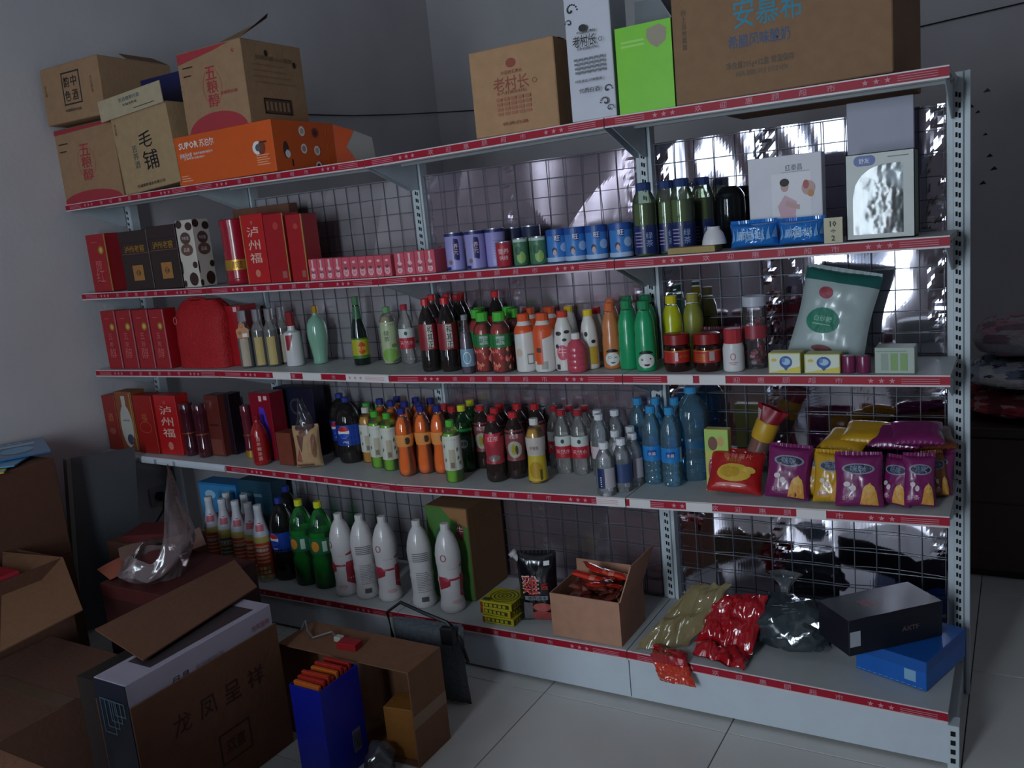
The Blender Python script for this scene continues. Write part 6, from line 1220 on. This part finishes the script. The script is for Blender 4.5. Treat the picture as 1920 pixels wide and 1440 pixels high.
single('red_box', 'small bright red box lying on top of the brown side-lying carton', 'box', MB().box(-.035, .035, -.02, .02, 0, .02, mat('#a01c24', .4), .001), (1.93, -.60, .3015), rz=.1)
wt = thing('cable_adapter', 'grey cable and white plug lying on top of the lying carton', 'cable', (1.80, -.60, .3012))
obj('cable', MB().tube([(-.10, .03, .004), (-.09, .045, .03), (-.06, .02, .012), (-.02, .0, .006), (.03, .035, .018), (.06, .02, .008)], .0035, mat('#6c6a6c', .5)), wt); obj('plug', MB().box(.058, .085, .008, .03, .002, .018, mat('#b8b4ac', .5), .002), wt)
# black-strapped grey bag behind
t = pouch('shoulder_bag', 'grey bag with a black strap between the lying carton and the kick plate', 'bag', .26, .27, .07, mat('#4c5258', .7, kind='cloth'), (2.02, -.33, .001), rz=.1, seed=14)
obj('strap', MB().tube([(-.14, 0, .2), (-.15, 0, .29), (-.10, .01, .325), (.0, 0, .30), (.08, -.01, .285), (.12, -.01, .24), (.15, -.02, .16)], .006, BLK), t)
obj('buckle', MB().box(.07, .12, -.045, -.02, .22, .28, BLK, .005), t)
box_thing('cardboard_box', 'wide brown carton under the one at the bottom left corner, nearest the camera', 'box', .74, .46, .33, DK, (2.08, -1.87, .001), ch=.003, tape=mat('#8a6a50', .4))
box_thing('cardboard_box', 'brown carton whose top just shows at the bottom left corner, upper of the two nearest', 'box', .66, .42, .30, DK, (2.11, -1.86, .333), ch=.003, tape=mat('#8a6a50', .4))
# D: far left open carton
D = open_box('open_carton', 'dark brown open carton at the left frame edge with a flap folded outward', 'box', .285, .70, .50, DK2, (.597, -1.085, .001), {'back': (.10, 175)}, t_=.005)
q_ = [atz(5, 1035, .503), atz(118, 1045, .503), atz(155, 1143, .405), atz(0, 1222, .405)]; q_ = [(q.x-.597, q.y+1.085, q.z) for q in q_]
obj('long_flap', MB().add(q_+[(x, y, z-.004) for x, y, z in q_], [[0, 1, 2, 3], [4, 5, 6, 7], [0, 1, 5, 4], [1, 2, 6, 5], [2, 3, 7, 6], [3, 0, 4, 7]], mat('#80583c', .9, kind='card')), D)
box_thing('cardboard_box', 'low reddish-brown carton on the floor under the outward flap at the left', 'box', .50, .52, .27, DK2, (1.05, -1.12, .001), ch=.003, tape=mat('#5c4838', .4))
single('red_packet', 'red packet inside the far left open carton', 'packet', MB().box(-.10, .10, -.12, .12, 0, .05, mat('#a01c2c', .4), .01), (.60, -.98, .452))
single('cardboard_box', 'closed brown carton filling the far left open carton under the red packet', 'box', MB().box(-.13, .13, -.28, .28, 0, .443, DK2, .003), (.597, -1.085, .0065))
# E: maroon box with plastic bag
MR = mat('#3a1818', .5)
box_thing('cardboard_box', 'maroon box with an orange rim strip under the crumpled plastic bag', 'box', .42, .34, .40, MR, (1.07, -.52, .001), pr={'right': lambda p, w, h: p.rect(-w*.3, h*.6, w*.2, h*.62, mat('#5a3430', .5))}, lid=(mat('#4c1c1a', .5), .05))
bag = thing('plastic_bag', 'milky plastic bag of red goods slumped on the maroon box', 'bag', (1.02, -.56, .4025))
def bagE(u, v):
    a = u*2*math.pi; up = max(0, math.cos(a-.45)); H_ = .085+.30*up**3+.02*math.sin(a*3); k = 1-.30*v*(1-up)-.35*v*up**3
    n = .16*noise.noise(Vector((math.cos(a)*2.2, math.sin(a)*2.2, v*2)))+.06*abs(noise.noise(Vector((math.cos(a)*6, math.sin(a)*6, v*4))))
    r = (.62+.38*min(1, v*3))*k*(1+n); return (.15*r*math.cos(a), .14*r*math.sin(a), .001+H_*v)
obj('clear_bag', MB().grid(bagE, 72, 26, mat('#c0a8ac', .2, kind='film')), bag, sharp=60, fix=False)
obj('red_content', blob_mesh(.085, .08, .085, mat('#5c2426', .6, kind='crinkle'), 6, .12, 3), bag)
for i, (x, y, rz_, c_, lb) in enumerate(((.84, -.50, .35, '#a85a44', 'orange folded paper lying on the maroon box behind the plastic bag'), (.84, -.42, .1, '#8a6c60', 'pale brown folded sheet lying on the back of the maroon box'))):
    single('folded_paper', lb, 'paper', MB().grid(lambda u, v: ((u-.5)*.30, (v-.5)*.16, .004+.025*u*v+.012*math.sin(u*5+i)), 12, 6, mat(c_, .7)), (x+.02, y, .404+.026*i), rz=rz_+.9, sharp=60)
box_thing('book', 'dark red book lying near the wall below the leaning board', 'book', .22, .16, .03, mat('#5c1a1c', .5), (.62, -.26, .40), rz=.4)
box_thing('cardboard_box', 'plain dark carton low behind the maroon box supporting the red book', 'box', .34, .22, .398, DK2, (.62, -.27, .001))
# leaning board
lb_ = thing('leaning_board', 'dark grey board with a pale edge leaning beside the left wall', 'board', (.30, -.345, .001), rx=math.radians(-7))
obj('board_panel', MB().box(0, .018, -.13, .17, 0, .735, mat('#5a5c60', .6), .002), lb_); obj('pale_edge', MB().box(-.004, .020, -.150, -.131, 0, .735, mat('#8a8680', .7)), lb_)
# F: stacked cartons far left + magazines
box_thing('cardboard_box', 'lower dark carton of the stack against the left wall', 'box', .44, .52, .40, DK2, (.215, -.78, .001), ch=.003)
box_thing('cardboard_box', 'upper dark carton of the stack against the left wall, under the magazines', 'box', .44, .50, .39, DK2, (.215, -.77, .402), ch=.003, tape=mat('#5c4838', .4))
for i, (x, y, rz_, c_, lb) in enumerate(((.24, -.72, .9, '#b8a43c', 'yellow-green magazine under the blue one at the left edge'), (.22, -.62, .7, '#4c90b8', 'light blue magazine lying on the left carton stack'), (.18, -.54, 1.1, '#2c6ea0', 'darker blue magazine at the far side of the left stack'))):
    t = thing('magazine', lb, 'magazine', (x, y, .7936+.008*i), rz_)
    obj('pages', MB().box(-.13, .13, -.18, .18, 0, .006, mat(c_, .3, coat=.3), .001), t)
    p = Print(); p.rect(-.11, .05, .09, .10, mat('#a8c8d8', .4)); p.ell(.02, -.04, .06, .07, mat('#7cb0cc' if i else '#d8c860', .4)); p.txt('新生活', 0, .13, .03, WHT); stuffprint('printed_cover', p, lambda u, v, e: (u, v, .006+e), t)
single('plastic_bag', 'crumpled grey bag against the wall behind the magazines', 'bag', blob_mesh(.12, .10, .13, mat('#5c585c', .3, kind='film'), 12, .2, 3), (.14, -.40, .75)) if 0 else None
# socket with plug
sk = thing('wall_socket', 'white wall socket with a black plug low on the left wall', 'socket', (RX0, .22, .36))
obj('socket_plate', MB().box(.0005, .010, -.045, .045, -.045, .045, mat('#a8a8aa', .5), .002), sk); obj('plug', MB().lathe([(.022, .010), (.024, .03), (.016, .05)], BLK, 14).mesh('plug'), sk).rotation_euler = (0, math.radians(90), 0)
obj('cable', MB().tube([(.05, 0, 0), (.07, -.03, -.06), (.09, -.12, -.12), (.10, -.26, -.14), (.12, -.38, -.24), (.12, -.42, -.33), (.12, -.45, -.352)], .005, BLK), sk)
# ================================================================ BEHIND THE RACK
WD = mat('#3c2c22', .6, kind='card')
t = thing('wooden_chest', 'dark wooden chest on the floor behind the right end of the rack', 'chest', (4.03, 1.62, .001))
obj('chest_body', MB().box(-.8, .8, -.43, .43, .03, .56, WD, .006), t); obj('plinth', MB().box(-.78, .78, -.41, .41, 0, .03, BLK), t); obj('lid', MB().box(-.81, .81, -.44, .44, .562, .60, mat('#33241c', .5, kind='card'), .004), t)
obj('groove', MB().box(-.8, .8, -.4312, -.4298, .30, .306, BLK), t)
def patch(u, v, s):
    k = noise.cell(Vector((u*9, v*7, s))); return mat(['#8a8278', '#6c1c24', '#5a5450', '#7c3038', '#34303c', '#94908c', '#4a1c24'][int(abs(k)*977) % 7], .9, kind='cloth')
for i, (x, y, z, sx, sy, sz, sd, lb) in enumerate(((3.93, 1.52, .602, .46, .30, .10, 1, 'red floral quilt folded at the bottom of the bedding heap'), (3.90, 1.52, .705, .42, .28, .12, 2, 'pale blue and white patterned quilt in the middle of the bedding heap'), (3.68, 1.54, .828, .17, .22, .14, 4, 'grey flowered quilt end at the upper left of the bedding heap'), (4.07, 1.54, .828, .21, .24, .20, 5, 'checked red and white blanket on top of the bedding heap'))):
    me = blob_mesh(sx, sy, sz, WD, sd, .07, 5, 2.6, .9); me.materials.clear()
    for v_ in me.vertices:
        for a_, s_ in ((0, sx), (1, sy)):
            t_ = v_.co[a_]/s_; v_.co[a_] = s_*math.copysign(min(1.05, abs(t_)**.55), t_)
    pal = [['#a02c38', '#b04048', '#702c38', '#c09090'], ['#b8bcc8', '#7c8aa0', '#dcdcdc', '#4c4c5c'], ['#b0a8ac', '#8c707c', '#c08890', '#a09ca8'], ['#a02430', '#d0ccc8', '#3c3238', '#c05058']][i]
    for c_ in pal: me.materials.append(mat(c_, .95, kind='cloth'))
    for f in me.polygons:
        c0 = f.center; k = noise.cell(Vector((c0.x*22, c0.y*22, c0.z*30+sd))) ; f.material_index = int(abs(k)*977) % 4 if i != 3 else (0 if (int(c0.x*28)+int(c0.z*34)) % 2 else (1 if int(c0.x*14) % 2 else 2))
    single('quilt', lb, 'quilt', me, (x, y, z), group='bedding on the chest')
# ---- nudge round things that stand too close, then settle them on their shelf
def settle():
    T = {}
    for o, l, r in ROUND: T.setdefault(l, []).append([o, r])
    for l, L in T.items():
        for _ in range(260):
            mv = False
            for i in range(len(L)):
                for j in range(i+1, len(L)):
                    a, ra = L[i]; b, rb = L[j]; d = Vector((b.location.x-a.location.x, b.location.y-a.location.y)); g = ra+rb+.0012-d.length
                    if g > 0:
                        mv = True; d = d.normalized() if d.length > 1e-5 else Vector((.3, 1))
                        f = a if a.location.y > b.location.y else b      # the one standing further back gives way most
                        ka, kb = (.8, .2) if f is a else (.2, .8)
                        a.location.x -= d.x*g*ka; a.location.y -= d.y*g*ka; b.location.x += d.x*g*kb; b.location.y += d.y*g*kb
            for o, r in L: o.location.y = min(o.location.y, YB-.004-r)
            if not mv: break
        for o, r in L: o.location.z = surf(l, o.location.x)+.0006
settle()
for o in COL.objects:
    if o.parent is None and 'label' in o and not 4 <= len(o['label'].split()) <= 16: print('LABELLEN', len(o['label'].split()), o['label'])
